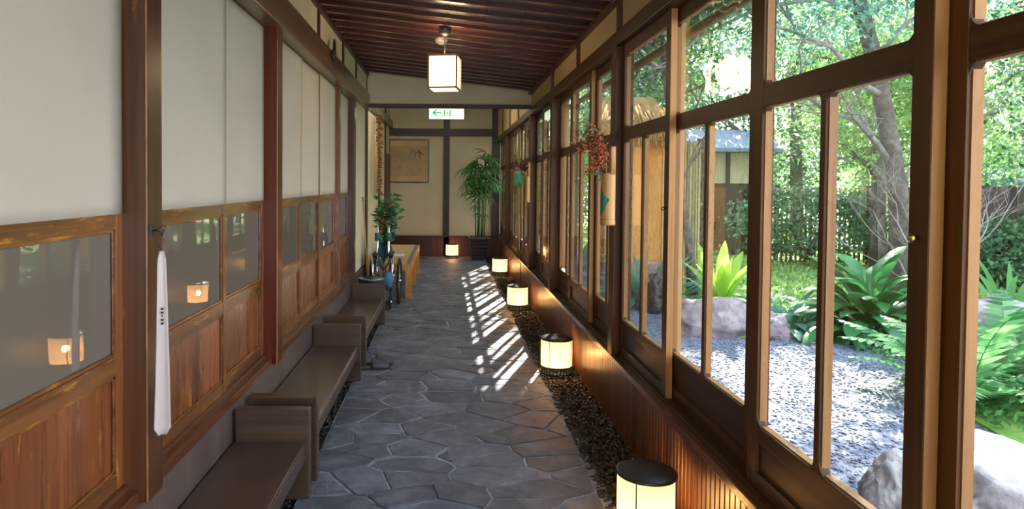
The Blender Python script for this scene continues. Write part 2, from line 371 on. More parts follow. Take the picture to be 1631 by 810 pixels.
# ------------------------------------------------------------------ structure: ground and floor
YB = 13.85
sbox('pebble_channel', M['soil'], (-1.3, -.70, -3.0, 8.6, -.12, -.014), 'dark bedding channel under the low benches on the left', 'channel')
floor = sbox('floor', M['mortar'], (-.70, .80, -3.0, YB+.1, -.12, -.006), 'grey mortared corridor floor paved with irregular slate flagstones', 'floor')
sbox('floor', M['mortar'], (-1.3, -.70, 8.6, YB+.1, -.12, -.006), 'mortared floor strip under the timber table in the far passage', 'floor')
gravel = sbox('gravel_court', M['gravel'], (1.12, 30, -6, 60, -.12, -.02), 'grey gravel ground outside the windows', 'ground')
bed = sbox('pebble_channel', M['soil'], (.80, 1.14, -3.0, YB+.1, -.12, -.012), 'dark bedding channel between flagstones and window wainscot', 'channel')

rng = random.Random(7)
def clip(poly, nx, ny, c):
    out = []
    for i in range(len(poly)):
        a = poly[i]; b = poly[(i+1) % len(poly)]
        da = a[0]*nx+a[1]*ny-c; db = b[0]*nx+b[1]*ny-c
        if da <= 0: out.append(a)
        if (da < 0 < db) or (db < 0 < da):
            t = da/(da-db); out.append((a[0]+(b[0]-a[0])*t, a[1]+(b[1]-a[1])*t))
    return out
def shrink(poly, d):
    n = len(poly); cx = sum(p[0] for p in poly)/n; cy = sum(p[1] for p in poly)/n
    out = poly
    for i in range(n):
        a = poly[i]; b = poly[(i+1) % n]; ex, ey = b[0]-a[0], b[1]-a[1]; l = math.hypot(ex, ey)
        if l < 1e-6: continue
        nx, ny = ey/l, -ex/l; c = a[0]*nx+a[1]*ny
        if cx*nx+cy*ny > c: nx, ny, c = -nx, -ny, -c
        out = clip(out, nx, ny, c-d)
        if len(out) < 3: return []
    return out
def flag_field(x0, x1, y0, y1, nx, ny):
    seeds = []
    for j in range(ny):
        for i in range(nx):
            off = .5*(j % 2)-.25
            seeds.append((x0+(i+.5+off+rng.uniform(-.42, .42))*(x1-x0)/nx, y0+(j+.5+rng.uniform(-.45, .45))*(y1-y0)/ny))
    AX = 1.45                                            # distances stretched so stones come out wider than deep
    for k, s in enumerate(seeds):
        poly = [(x0, y0), (x1, y0), (x1, y1), (x0, y1)]
        for t in seeds:
            if t is s or abs(t[1]-s[1]) > 1.2: continue
            wx, wy = (t[0]-s[0]), (t[1]-s[1])*AX*AX
            mx_, my_ = (t[0]+s[0])/2, (t[1]+s[1])/2
            l = math.hypot(wx, wy)
            if l < 1e-6: continue
            poly = clip(poly, wx/l, wy/l, (mx_*wx+my_*wy)/l)
            if len(poly) < 3: break
        if len(poly) < 3: continue
        # rough edge on the outer side
        if x1 > .5:
            a = rng.uniform(-.10, .10); poly = clip(poly, math.cos(a), math.sin(a), (x1-rng.uniform(0, .035))*math.cos(a)+s[1]*math.sin(a))
        g = rng.choice((.0025, .004, .006, .011))
        poly = shrink(poly, g)
        if len(poly) < 3: continue
        # break the straight edges up a little
        q = []
        for i in range(len(poly)):
            a = poly[i]; b = poly[(i+1) % len(poly)]; l = math.hypot(b[0]-a[0], b[1]-a[1])
            if l < .012: continue
            q.append(a)
            if l > .09:
                for tt in ((.33, .67) if l > .16 else (.5,)):
                    e = rng.uniform(-.007, .003)
                    q.append((a[0]+(b[0]-a[0])*tt+e*(b[1]-a[1])/l, a[1]+(b[1]-a[1])*tt-e*(b[0]-a[0])/l))
        if len(q) < 3: continue
        cx = sum(p[0] for p in q)/len(q); cy = sum(p[1] for p in q)/len(q); h = rng.uniform(-.002, .003)
        tx, ty = rng.uniform(-.008, .008), rng.uniform(-.008, .008)
        n = len(q); vs = []
        for sc_, z in ((1, -.02), (1, -.003), (.97, 0)):
            for p in q:
                dx, dy = p[0]-cx, p[1]-cy
                vs.append((dx*sc_, dy*sc_, z+(h+tx*dx+ty*dy if z > -.01 else 0)))
        vs.append((0, 0, h+.001))
        fs = []
        for b in (0, n):
            for i in range(n): fs.append((b+i, b+(i+1) % n, b+n+(i+1) % n, b+n+i))
        for i in range(n): fs.append((2*n+i, 2*n+(i+1) % n, 3*n))
        MB().add(vs, fs).build('flagstone', M['flag'], floor, loc=(cx, cy, 0))
flag_field(-.70, .775, 1.0, 8.6, 4, 42)
flag_field(-1.12, .775, 8.6, YB, 5, 25)

def pebbles(n, gen, size, zbase, name, mat, label, cat, kind='stuff', parent=None, flat=.6):
    rs = np.random.RandomState(n)
    base = np.array([(1,0,0),(0,1,0),(-1,0,0),(0,-1,0),(0,0,1),(0,0,-1),(.7,.7,.45),(-.7,.7,.45),(-.7,-.7,.45),(.7,-.7,.45)], float)
    faces = [(0,6,4,9),(6,1,7,4),(4,7,2,8),(4,8,3,9),(0,1,6),(1,2,7),(2,3,8),(3,0,9),(0,5,1),(1,5,2),(2,5,3),(3,5,0)]
    V = []; Fc = []
    for k in range(n):
        x, y = gen(rs); s = size*rs.uniform(.6, 1.4)
        a = rs.uniform(0, 6.28); ca, sa = math.cos(a), math.sin(a)
        b = base*np.array([s, s*rs.uniform(.55, .9), s*flat*rs.uniform(.7, 1.1)])
        bx = b[:, 0]*ca-b[:, 1]*sa; by = b[:, 0]*sa+b[:, 1]*ca
        t = rs.uniform(-.4, .4); bz = b[:, 2]+bx*t
        z = zbase+rs.uniform(-.2, .9)*s*flat
        V.append(np.stack([bx+x, by+y, bz+z], 1)); Fc += [tuple(i+10*k for i in f) for f in faces]
    V = np.concatenate(V)
    me = bpy.data.meshes.new(name); me.from_pydata(V.tolist(), [], Fc); me.materials.append(mat)
    me.polygons.foreach_set('use_smooth', [True]*len(Fc)); me.update()
    o = link(name, me, parent); tag(o, label, cat, kind=kind); return o
pebbles(9000, lambda r: (r.uniform(.755, 1.06), 1.2+abs(r.beta(1, 1.6))*12.6), .013, -.008, 'black_pebbles', M['pebble'], 'dark pebbles filling the channel under the window wainscot', 'pebbles')
pebbles(2600, lambda r: (r.uniform(-1.00, -.70), r.uniform(2.2, 8.55)), .012, -.010, 'black_pebbles', M['pebble'], 'dark pebbles under the low benches along the left wall', 'pebbles')

# ------------------------------------------------------------------ structure: ceiling
def zc(x): return 2.71-.11*x                              # sloping ceiling plane
def slab(x0, x1, y0, y1, t, name, mat, label, cat, up=0.0):
    m = MB(); vs = [(x, y, zc(x)+dz+up) for dz in (0, t) for y in (y0, y1) for x in (x0, x1)]
    m.add(vs, [(0,2,3,1),(4,5,7,6),(0,1,5,4),(2,6,7,3),(0,4,6,2),(1,3,7,5)])
    return struct(m, name, mat, label, cat)
ceil = slab(-1.3, 1.16, -3.0, 8.34, .12, 'ceiling', M['ceiling'], 'dark red-brown board ceiling sloping down to the windows', 'ceiling', .035)
ceil2 = slab(-1.4, 1.16, 8.34, YB+.2, .12, 'ceiling', M['ceiling'], 'plain ceiling of the far passage behind the hanging wall', 'ceiling', .45)
y = -2.9; k = 0
while y < 8.25:
    m = MB(); x0, x1 = -1.04, 1.04
    vs = [(x, yy, zc(x)+dz) for dz in (0, .04) for yy in (y, y+.045) for x in (x0, x1)]
    m.add(vs, [(0,2,3,1),(4,5,7,6),(0,1,5,4),(2,6,7,3),(0,4,6,2),(1,3,7,5)])
    m.build('rafter', M['rafter'], ceil, .004); y += .233
# boards laid lengthwise over the rafters
for i in range(8):
    xa = -1.06+i*.266; m = MB()
    vs = [(x, yy, zc(x)+dz) for dz in (.028, .037) for yy in (-2.95, 8.32) for x in (xa+.002, xa+.262)]
    m.add(vs, [(0,2,3,1),(4,5,7,6),(0,1,5,4),(2,6,7,3),(0,4,6,2),(1,3,7,5)])
    m.build('ceiling_board', M['ceiling'], ceil)

# ------------------------------------------------------------------ structure: left wall
sbox('wall_left', M['plaster'], (-1.30, -1.10, -3.0, 8.42, -.02, 2.95), 'cream plastered left wall behind the sliding doors', 'wall')
m = MB().box(-1.10, -.985, -3, 8.36, 2.57, 2.86)
struct(m, 'wall_left.001', M['plaster'], 'strip of cream plaster above the long left lintel beam', 'wall')
sbox('trim_1', M['beam'], (-1.10, -.945, -3, 8.40, 2.385, 2.575), 'thick brown lintel beam above the left sliding doors', 'beam', .004)
sbox('trim_2', M['sill'], (-1.10, -1.0, -3, 8.36, .44, .485), 'glossy brown sill rail under the left sliding doors', 'sill', .003)
sbox('trim_3', M['sill'], (-1.10, -1.035, -3, 8.36, .485, .505), 'narrow sliding track on the left sill', 'sill')
sbox('baseboard_left', M['skirt'], (-1.08, -1.005, -3, 8.36, -.01, .44), 'grey-brown board skirt below the left sill behind the benches', 'baseboard')
m = sbox('trim_4', M['ceiling'], (-1.06, -.955, -3, 8.34, 2.80, 2.84), 'dark rail where left wall meets ceiling', 'trim')
lp = [(-.2, 'red_post'), (2.2, 'post'), (3.9, 'red_post')]
for i, (yy, mt) in enumerate(lp):
    sbox('trim_%d' % (5+i), M[mt], (-1.10, -.972, yy, yy+.12, .44, 2.4),
         ['square brown post beside the viewer on the left wall', 'square worn brown post behind the hanging shoehorn', 'square red-brown post on left wall beyond the second door pair'][i], 'post', .004, True)
sbox('trim_8', M['door_v'], (-1.10, -1.0, 6.32, 6.40, .48, 2.4), 'slim orange-brown post before the last single fabric door', 'post', .004)
sbox('trim_9', M['post'], (-1.10, -.98, 7.22, 7.33, .44, 2.4), 'brown post between last left door and plain plaster', 'post', .004)
m = MB().box(-1.10, -1.0, 7.33, 8.34, .5, 2.39)
struct(m, 'wall_left.002', M['plaster'], 'plain cream plaster bay at the far end of the left doors', 'wall')
sbox('trim_10', M['beam_x'], (-1.10, -.975, 8.30, 8.42, 0, 2.86), 'dark end post of left wall under the cross beam', 'post', .004)
for i, (yy, lb) in enumerate(((1.2, 'nearest the viewer'), (2.5, 'above the shoehorn post'), (3.85, 'above the red-brown post'), (5.14, 'nearest before the small black ornament'), (6.36, 'behind the small black ornament'), (7.28, 'closest to the cross beam'))):
    sbox('trim_%d' % (11+i), M['ceiling'], (-1.0, -.975, yy, yy+.085, 2.575, 2.82), 'short dark stud on upper left plaster strip, '+lb, 'stud')

DOORN = [0]
def left_door(y0, y1, x, label, group=None, seed=0):
    """sliding door: fabric above, obscured glass in the middle, wood panel below; face towards +x"""
    DOORN[0] += 1
    z0, z1 = .505, 2.39; t = .03; s = .04
    m = MB()
    m.box(x-t, x, y0, y0+s, z0, z1); m.box(x-t, x, y1-s, y1, z0, z1)
    m.k = 1
    for a, b in ((z0, z0+.05), (.875, .935), (1.345, 1.395), (z1-.02, z1)): m.box(x-t, x-.002, y0+s, y1-s, a, b)
    # rounded glazing corners and thin inner mouldings
    ga, gb, gz0, gz1 = y0+s, y1-s, .935, 1.345
    for (cy, cz, sy, sz) in ((ga, gz0, 1, 1), (gb, gz0, -1, 1), (ga, gz1, 1, -1), (gb, gz1, -1, -1)):
        r = .022; pts = [(cy, cz)]
        for k in range(6):
            a = k/5*math.pi/2; pts.append((cy+sy*r*(1-math.sin(a)), cz+sz*r*(1-math.cos(a))))
        m.prism(pts, x-t+.004, x-.004, 'x')
    root = struct(m, 'door_%d' % DOORN[0], [M['door_v'], M['door_h']], label, 'door', None, .002)
    m = MB()
    for (a, b) in ((.555, .875), (.935, 1.345)):
        e = .012
        m.box(x-.012, x-.006, ga, gb, a, a+e); m.box(x-.012, x-.006, ga, gb, b-e, b)
        m.box(x-.012, x-.006, ga, ga+e, a, b); m.box(x-.012, x-.006, gb-e, gb, a, b)
        m.build('moulding', M['door_h'], root, .0015); m = MB()
    MB().box(x-.022, x-.014, ga-.003, gb+.003, .55, .88).build('wood_panel', M['panel'], root)
    MB().box(x-.022, x-.014, ga-.003, gb+.003, .93, 1.35).build('obscured_glass', M['frost'], root)
    # fabric covers the upper stiles too
    m = MB(); nx_, nz_ = 14, 22; vs = []; fs = []
    for j in range(nz_+1):
        for i in range(nx_+1):
            yy = y0+.006+(y1-y0-.012)*i/nx_; zz = 1.392+(z1-.012-1.392)*j/nz_
            d = .0035*mnoise.noise(Vector((yy*5+seed*7, zz*2.2, seed)))*(1 if 0 < i < nx_ and 0 < j < nz_ else 0)
            vs.append((x+.003+d, yy, zz))
    for j in range(nz_):
        for i in range(nx_): a = j*(nx_+1)+i; fs.append((a, a+1, a+nx_+2, a+nx_+1))
    m.add(vs, fs, True)
    f = m.build('fabric_panel', M['cloth'], root); md = f.modifiers.new('thick', 'SOLIDIFY'); md.thickness = .003; md.offset = -1
    return root
lds = [(-1.9, -1.05, 0, 'left sliding fabric door second behind the viewer'), (-1.08, -.2, 1, 'left sliding fabric door just behind the viewer'),
       (-.08, 1.02, 0, 'left sliding door beside the viewer'), (.98, 2.2, 1, 'large nearest left door with white fabric, grey glass and wood panel'),
       (2.32, 3.20, 0, 'left sliding door right beside the hanging white shoehorn'), (3.17, 3.9, 1, 'left sliding door touching the red-brown post'),
       (4.02, 4.86, 0, 'first fabric door beyond the red-brown post'), (4.82, 5.60, 1, 'middle of three fabric doors beyond the red-brown post'),
       (5.56, 6.32, 0, 'fabric door before the slim orange-brown post'), (6.40, 7.22, 1, 'last single fabric door at the far end of the left wall')]
for i, (a, b, tr, lb) in enumerate(lds): left_door(a, b, -1.04-.012*tr, lb, seed=i)

# ------------------------------------------------------------------ structure: far passage and back wall
sbox('wall_left.003', M['plaster'], (-1.40, -1.17, 8.42, YB+.1, -.02, 3.3), 'cream plaster wall of the far passage behind the hanging garland', 'wall')
sbox('trim_17', M['beam'], (-1.18, -1.10, 8.42, YB, 2.60, 2.74), 'brown lintel beam along the far passage left wall', 'beam', .004)
for i, yy in enumerate((9.3, 11.6, 12.75)):
    sbox('trim_%d' % (18+i), M['beam_x'], (-1.18, -1.145, yy, yy+.09, 0, 3.2), ['dark slim post nearest on the far left plaster wall', 'dark slim post just beyond the hanging garland', 'dark slim post beside the red lacquered door'][i], 'post')
struct(MB().box(-1.17, -1.14, 12.84, YB-.05, 0, 2.05), 'door_11', M['dark_red'], 'dark red lacquered door at the far end of the left wall', 'door')
back = sbox('wall_back', M['plaster'], (-1.4, 1.25, YB, YB+.15, -.02, 3.4), 'cream plaster back wall at the end of the corridor', 'wall')
sbox('trim_21', M['beam_x'], (-1.2, 1.1, YB-.05, YB+.01, 2.45, 2.60), 'dark horizontal beam across the back wall', 'beam', .003)
sbox('trim_22', M['beam_x'], (-.07, .06, YB-.045, YB+.01, 0, 3.3), 'dark vertical post in the middle of the back wall', 'post', .003)
sbox('trim_23', M['beam_x'], (.92, 1.08, YB-.06, YB+.01, 0, 3.3), 'dark corner post at back wall beside the windows', 'post', .003)
sbox('baseboard_back', M['back_wain'], (-1.2, .95, YB-.03, YB, -.01, .40), 'dark red backing of the low wainscot on the back wall', 'baseboard')
bb = bpy.data.objects['baseboard_back']
for i in range(17):
    xa = -1.18+i*.125
    MB().box(xa+.003, xa+.122, YB-.045, YB-.03, 0, .40).build('wainscot_board', M['back_wain'], bb, .002)
MB().box(-1.2, .95, YB-.055, YB-.02, .40, .425).build('top_rail', M['back_wain'], bb, .002)
# hanging wall with thin beam at the end of the sloping ceiling
m = MB(); vs = [(x, yy, z) for yy in (8.31, 8.37) for x, z in ((-1.1, 2.455), (1.06, 2.455), (1.06, zc(1.06)+.03), (-1.1, zc(-1.1)+.03))]
m.add(vs, [(0,1,2,3),(7,6,5,4),(0,4,5,1),(1,5,6,2),(2,6,7,3),(3,7,4,0)])
struct(m, 'wall_hanging', M['plaster'], 'hanging strip of cream plaster above the thin cross beam', 'wall')
sbox('trim_24', M['beam_x'], (-1.0, 1.06, 8.28, 8.40, 2.415, 2.458), 'thin dark cross beam under the hanging plaster', 'beam', .003)

# ------------------------------------------------------------------ structure: right wall
XR = 1.045
wr_ = sbox('wall_right', M['ceiling'], (1.075, 1.14, -3, YB, -.05, .42), 'low wooden wall below the right windows, faced with narrow boards', 'wall')
bw = .0455; bme = MB().prism([(1.075, .002), (1.060, .002), (1.055, .006), (1.055, bw-.006), (1.060, bw-.002), (1.075, bw-.002)], -.01, .42, 'z')
bmesh_ = bme.mesh('wainscot_board', M['wainscot'])
yy = 1.2
while yy < YB-.06:
    o = link('wainscot_board', bmesh_, wr_); o.location = (0, yy, 0); yy += bw
sbox('trim_25', M['sill'], (1.015, 1.16, -3, YB, .42, .455), 'glossy brown ledge below the right windows', 'sill', .004)
sbox('trim_26', M['win_h'], (1.05, 1.15, -3, YB, .455, .475), 'window track standing on the right ledge', 'sill', .002)
sbox('trim_27', M['win_h'], (1.015, 1.16, -3, YB, 2.335, 2.42), 'long brown lintel above the right windows', 'beam', .004)
sbox('wall_right.001', M['plaster_dark'], (1.03, 1.13, -3, YB, 2.42, 3.2), 'ochre plaster strip above the right window lintel', 'wall')
sbox('trim_28', M['ceiling'], (.99, 1.06, -3, 8.34, 2.585, 2.615), 'dark rail where right wall meets ceiling', 'trim')
posts = [(.60, 'beside the viewer at the near end'), (4.12, 'holding the bamboo vase with red berries'), (6.60, 'second beyond the red-berry vase'),
         (8.32, 'at the thin cross beam'), (11.75, 'in the far passage')]
for i, (yy, lb) in enumerate(posts):
    sbox('trim_%d' % (29+i), M['win_v'], (1.015, 1.13, yy, yy+.105, .455, 2.335), 'square brown post of the right window wall, '+lb, 'post', .004)
for i, (yy, lb) in enumerate(((1.4, 'nearest the viewer'), (2.75, 'second from the viewer'), (4.02, 'above the red-berry vase'), (5.28, 'one bay beyond the red-berry vase'), (6.58, 'two bays beyond the red-berry vase'), (9.7, 'first in the far passage'), (11.0, 'second in the far passage'), (12.4, 'third in the far passage'))):
    sbox('trim_%d' % (34+i), M['ceiling'], (1.012, 1.035, yy, yy+.08, 2.42, 2.60 if yy < 8 else 3.15), 'short dark stud on upper right plaster strip, '+lb, 'stud')

WN = [0]
def fillet(m, y, z, sy, sz, r, x0, x1):
    pts = [(y, z)]
    for k in range(6):
        a = k/5*math.pi/2; pts.append((y+sy*r*(1-math.sin(a)), z+sz*r*(1-math.cos(a))))
    m.prism(pts, x0, x1, 'x')
def window(y0, y1, x, label, knob=None, sn=.064, sf=.064):
    """sliding glazed sash; inner face at x, thickness outward"""
    WN[0] += 1
    t = .032; s = .064; z0, z1 = .475, 2.335; mid = (y0+y1)/2
    m = MB()
    m.box(x, x+t, y0, y0+sn, z0, z1); m.box(x, x+t, y1-sf, y1, z0, z1)
    m.k = 1; mid = (y0+sn+y1-sf)/2
    for a, b in ((z0, z0+.055), (.635, .685), (1.765, 1.835), (2.275, z1)): m.box(x+.001, x+t-.001, y0+sn, y1-sf, a, b)
    opens = [(y0+sn, y1-sf, 1.835, 2.275), (y0+sn, mid-.014, .685, 1.765), (mid+.014, y1-sf, .685, 1.765)]
    for (a, b, c, d) in opens:
        for (yy_, zz_, sy, sz) in ((a, c, 1, 1), (b, c, -1, 1), (a, d, 1, -1), (b, d, -1, -1)): fillet(m, yy_, zz_, sy, sz, .032, x+.003, x+t-.003)
    root = struct(m, 'window_%d' % WN[0], [M['win_v'], M['win_h']], label, 'window', None, .003)
    MB().box(x+.001, x+t-.001, mid-.014, mid+.014, .685, 1.765).build('muntin', M['win_v'], root, .003)
    MB().box(x+.010, x+.020, y0+sn-.003, y1-sf+.003, z0+.05, .64).build('lower_panel', M['win_h'], root)
    for (a, b, c, d) in opens:
        MB().box(x+.006, x+.009, a-.004, b+.004, c-.004, d+.004).build('pane', M['glass'], root)
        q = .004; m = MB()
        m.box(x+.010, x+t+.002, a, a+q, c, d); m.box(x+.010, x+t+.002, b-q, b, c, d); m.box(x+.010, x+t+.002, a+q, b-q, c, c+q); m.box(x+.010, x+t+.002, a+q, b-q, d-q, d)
        m.build('lit_reveal_bead', M['daylit_wood'], root)  # lighter strips carry the daylight on the pane reveals in their colour
    if x < 1.08: MB().box(x+.002, x+t, y0-.0015, y0, z0, z1).build('lit_stile_edge', M['daylit_wood'], root)  # added strip, daylight on the stile end put into its colour
    if knob is not None:
        ky = y0+s/2 if knob < 0 else y1-s/2
        MB().lathe([(.006, 0), (.006, .01), (.011, .013), (.011, .018), (.004, .022)], n=12, M=Matrix.Translation((x, ky, 1.385)) @ Matrix.Rotation(-math.pi/2, 4, 'Y')).build('lock_knob', M['brass'], root)
    return root
XI, XO = 1.058, 1.095
ws = [(-2.6, -1.75, XO, 'far behind the viewer, outer track'), (-1.78, -.93, XI, 'far behind the viewer, inner track'), (-.96, -.1, XO, 'just behind the viewer'), (-.13, .6, XI, 'beside the viewer, nearly out of sight'),
      (.705, 1.545, XO, 'rightmost in view, showing ferns and a pale boulder'), (1.486, 2.346, XI, 'showing the tree trunk and broad-leaved bush, with brass lock'),
      (2.34, 3.355, XO, 'showing the bright fern on its boulder'), (3.235, 4.12, XI, 'just before the red-berry vase post, with brass lock'),
      (4.225, 5.03, XO, 'directly beyond the red-berry vase'), (5.0, 5.83, XI, 'middle of three beyond the red-berry vase'), (5.80, 6.60, XO, 'third beyond the red-berry vase'),
      (6.705, 7.54, XI, 'first of the pair before the cross beam'), (7.50, 8.32, XO, 'second of the pair, at the cross beam'),
      (8.425, 9.28, XI, 'first in the far passage'), (9.25, 10.11, XO, 'second in the far passage'), (10.08, 10.94, XI, 'third in the far passage'), (10.91, 11.75, XO, 'fourth in the far passage'),
      (11.855, 12.8, XI, 'next to last before the back wall'), (12.77, YB-.06, XO, 'last beside the back wall')]
for a, b, x, lb in ws: window(a, b, x, 'glazed wooden sliding window '+lb, knob=(-1 if 'brass' in lb else None), sn=(.12 if a == 2.34 else .064), sf=(.11 if b == 1.545 else .064))

# eave outside
m = MB(); m.add([(1.12, -3, 2.74), (1.55, -3, 2.60), (1.55, YB+1, 2.60), (1.12, YB+1, 2.74), (1.12, -3, 2.80), (1.57, -3, 2.655), (1.57, YB+1, 2.655), (1.12, YB+1, 2.80)],
                [(0,1,2,3),(7,6,5,4),(0,4,5,1),(1,5,6,2),(2,6,7,3),(3,7,4,0)])
ev = struct(m, 'eave', M['eave_wood'], 'short wooden eave running outside above the windows', 'eave')
yy = -2.5
rf = MB().bar((1.13, 0, 2.715), (1.54, 0, 2.58), .045, .05).mesh('eave_rafter', M['eave_wood'])
while yy < YB: o = link('eave_rafter', rf, ev); o.location = (0, yy, 0); yy += .3
m = MB()
tb = MB().lathe([(.035, 0), (.045, .0), (.045, .22), (.035, .22)], n=8, cap=True, M=Matrix.Rotation(R(108), 4, 'Y')).mesh('eave_tile', M['tile'])
yy = -2.0
while yy < YB: o = link('eave_tile', tb, ev); o.location = (1.38, yy, 2.70); yy += .14
MB().tube([(1.60, -3, 2.50), (1.60, YB+1, 2.50)], .035, 10).build('bamboo_gutter', M['bamboo_fence'], ev)
for i, (yy, lb) in enumerate(((4.42, 'seen through the window before the red-berry vase'), (8.6, 'far along, near the cross beam'))):
    tag(MB().box(1.47, 1.545, yy, yy+.08, -.04, 2.62).build('eave_post', M['out_wood'], None, .004), 'pale square timber post under the eave, '+lb, 'post', kind='structure')

# ================================================================== THINGS: benches
def bench(ya, yb, label):
    root = tag(empty('low_bench', (0, ya, 0)), label, 'bench', 'low dark benches along the left wall')
    L_ = yb-ya; at = .06
    m = MB().box(-.995, -.66, at, L_-at, .232, .272); m.build('seat', M['bench'], root, .004)
    MB().box(-.68, -.655, at, L_-at, .19, .262).build('seat_rail', M['bench'], root, .003)
    for a in (0, L_-at): MB().box(-.985, -.64, a, a+at, -.005, .425).build('end_panel', M['bench_x'], root, .004)
    MB().box(-.86, -.82, at, L_-at, .16, .232).build('stretcher', M['bench'], root, .003)
    return root
bench(1.35, 3.23, 'nearest low dark wooden bench with panel ends, bottom left')
bench(3.37, 5.14, 'middle low dark wooden bench between the two other benches')
bench(5.43, 7.18, 'farthest low dark wooden bench, metal basin behind its end')

# slippers
def slipper(x, y, rz, label):
    root = tag(empty('slipper', (x, y, 0), rz), label, 'slipper', 'pair of grey slippers at the bench foot')
    pr = [(-.13, .028), (-.10, .040), (-.03, .036), (.05, .044), (.10, .040), (.13, .022)]
    pts = [(px, -w_) for px, w_ in pr]+[(px, w_) for px, w_ in pr[::-1]]
    MB().prism(pts, .002, .016, 'z').build('sole', M['rubber'], root, .003)
    m = MB(); vs = []; fs = []; nu, nv = 8, 9
    for i in range(nu+1):
        px = -.01+.138*i/nu; w_ = .046*math.sqrt(max(0.02, 1-((px-.03)/.105)**2)) if px > .03 else .046; h = .062*(1-.72*(i/nu)**1.6)
        for j in range(nv+1):
            a = math.pi*j/nv; vs.append((px, -w_*math.cos(a), .014+h*math.sin(a)))
    for i in range(nu):
        for j in range(nv): b = i*(nv+1)+j; fs.append((b, b+1, b+nv+2, b+nv+1))
    o = m.add(vs, fs, True).build('upper', M['slipper'], root); md = o.modifiers.new('t', 'SOLIDIFY'); md.thickness = .004
    MB().box(-.12, .0, -.034, .034, .0161, .019).build('insole', M['strip'], root)
    return root
slipper(-.58, 5.42, R(8), 'grey slipper nearer the viewer at the foot of the benches')
slipper(-.56, 5.57, R(-4), 'grey slipper on the far side of its pair beside the bench')

# shoehorn on a hook
root = tag(empty('wall_hook', (-.971, 2.235, 1.335)), 'small black iron hook holding the white shoehorn', 'hook')
MB().tube([(0, 0, .0), (.02, 0, .0), (.035, 0, -.012), (.04, 0, .004)], .003, 6).build('peg', M['black_metal'], root)
MB().box(-.001, .003, -.018, .018, -.022, .022).build('plate', M['black_metal'], root, .001)
MB().tube([(.012, 0, 0), (.03, .012, .016), (.036, .02, .01)], .0025, 6).build('prong', M['black_metal'], root)
root = tag(empty('shoehorn', (-.932, 2.215, 1.30), R(-58)), 'long white plastic shoehorn hanging from a hook on the worn post', 'shoehorn')
m = MB(); vs = []; fs = []; nv, nu = 26, 8
for j in range(nv+1):
    t = j/nv; z = -.03-.605*t; hw = .0135+.0135*t**1.1
    if t > .965: hw *= math.sqrt(max(.05, 1-((t-.965)/.035)**2*.75))
    if t < .05: hw *= .55+9*t
    dp = hw*.55
    for i in range(nu+1):
        a = -1+2*i/nu; vs.append((.012*math.sin(t*2.6)-dp*(1-a*a)+.004, a*hw, z))
for j in range(nv):
    for i in range(nu): b = j*(nu+1)+i; fs.append((b, b+1, b+nu+2, b+nu+1))
o = m.add(vs, fs, True).build('blade', M['white_plastic'], root); md = o.modifiers.new('t', 'SOLIDIFY'); md.thickness = .003
MB().tube([(0, 0, .03), (-.004, .01, 0), (0, 0, -.035), (.004, -.01, 0), (0, 0, .03)], .0015, 5).build('loop', M['black_metal'], root)
m = MB()
for k in range(5):
    m.box(.0115, .0125, -.004, .0045, -.222-.012*k, -.215-.012*k) if k != 2 else m.box(.0115, .0125, -.002, .002, -.244, -.238)
m.build('printed_mark', M['rubber'], root)
# ornament on lintel
root = tag(empty('wall_ornament', (-.944, 5.62, 2.49)), 'small black oval ornament fixed on the left lintel beam', 'ornament')
MB().lathe([(.005, -.006), (.05, -.004), (.058, .002), (.05, .012), (.01, .016)], n=18, M=Matrix.Translation((.008, 0, .09)) @ Matrix.Diagonal((1, .8, 1.75, 1)) @ Matrix.Rotation(math.pi/2, 4, 'Y')).build('oval', M['black_metal'], root)
MB().bar((.01, 0, -.06), (.01, 0, .02), .02, .012, (1, 0, 0)).build('stem', M['black_metal'], root)
MB().sphere((.012, -.07, .05), .028, 8, 6, (.5, .8, 1.6)).build('leaf', M['beam_x'], root)

# metal basin on a small stand behind the last bench
root = tag(empty('metal_bucket', (-.83, 7.48, 0)), 'dull grey metal bucket standing behind the farthest bench', 'bucket')
o = MB().lathe([(.10, 0), (.105, .01), (.128, .40), (.145, .425), (.15, .44), (.143, .44), (.12, .40), (.09, .03), (.0, .03)], n=28, cap=False).build('body', M['steel'], root)
MB().lathe([(.145, .432), (.152, .436), (.152, .444), (.145, .446)], n=28, cap=False).build('rim', M['steel'], root)
MB().tube([(.15*math.cos(a), .15*math.sin(a), .43-.02*math.sin(abs(a))) for a in [R(d) for d in range(0, 181, 15)]], .004, 6).build('handle', M['black_metal'], root)

# folded wheelchair
root = tag(empty('wheelchair', (-.74, 7.95, 0)), 'folded wheelchair with teal seat fabric and chrome frame by the left wall', 'wheelchair')
def wheel(x, y, r, tr, nm, spokes=16):
    m = MB(); pts = []
    n = 36; k = 8; vs = []; fs = []
    for i in range(n):
        a = 2*math.pi*i/n
        for j in range(k):
            b = 2*math.pi*j/k; rr = r-tr+tr*math.cos(b); vs.append((x+tr*math.sin(b), y+rr*math.cos(a), r+rr*math.sin(a)))
    for i in range(n):
        for j in range(k): fs.append((i*k+j, ((i+1) % n)*k+j, ((i+1) % n)*k+(j+1) % k, i*k+(j+1) % k))
    w_ = m.add(vs, fs, True).build(nm, M['rubber'], root)
    h = MB().tube([(x-.02, y, r), (x+.02, y, r)], .022, 10)
    h.build('hub', M['chrome'], w_)
    s_ = MB()
    for i in range(spokes):
        a = 2*math.pi*i/spokes; s_.tube([(x, y+.02*math.cos(a), r+.02*math.sin(a)), (x, y+(r-tr*1.8)*math.cos(a), r+(r-tr*1.8)*math.sin(a))], .0016, 4, False)
    s_.build('spokes', M['chrome'], w_)
    return w_
wheel(.165, .42, .285, .016, 'rear_wheel'); wheel(-.165, .42, .285, .016, 'rear_wheel')
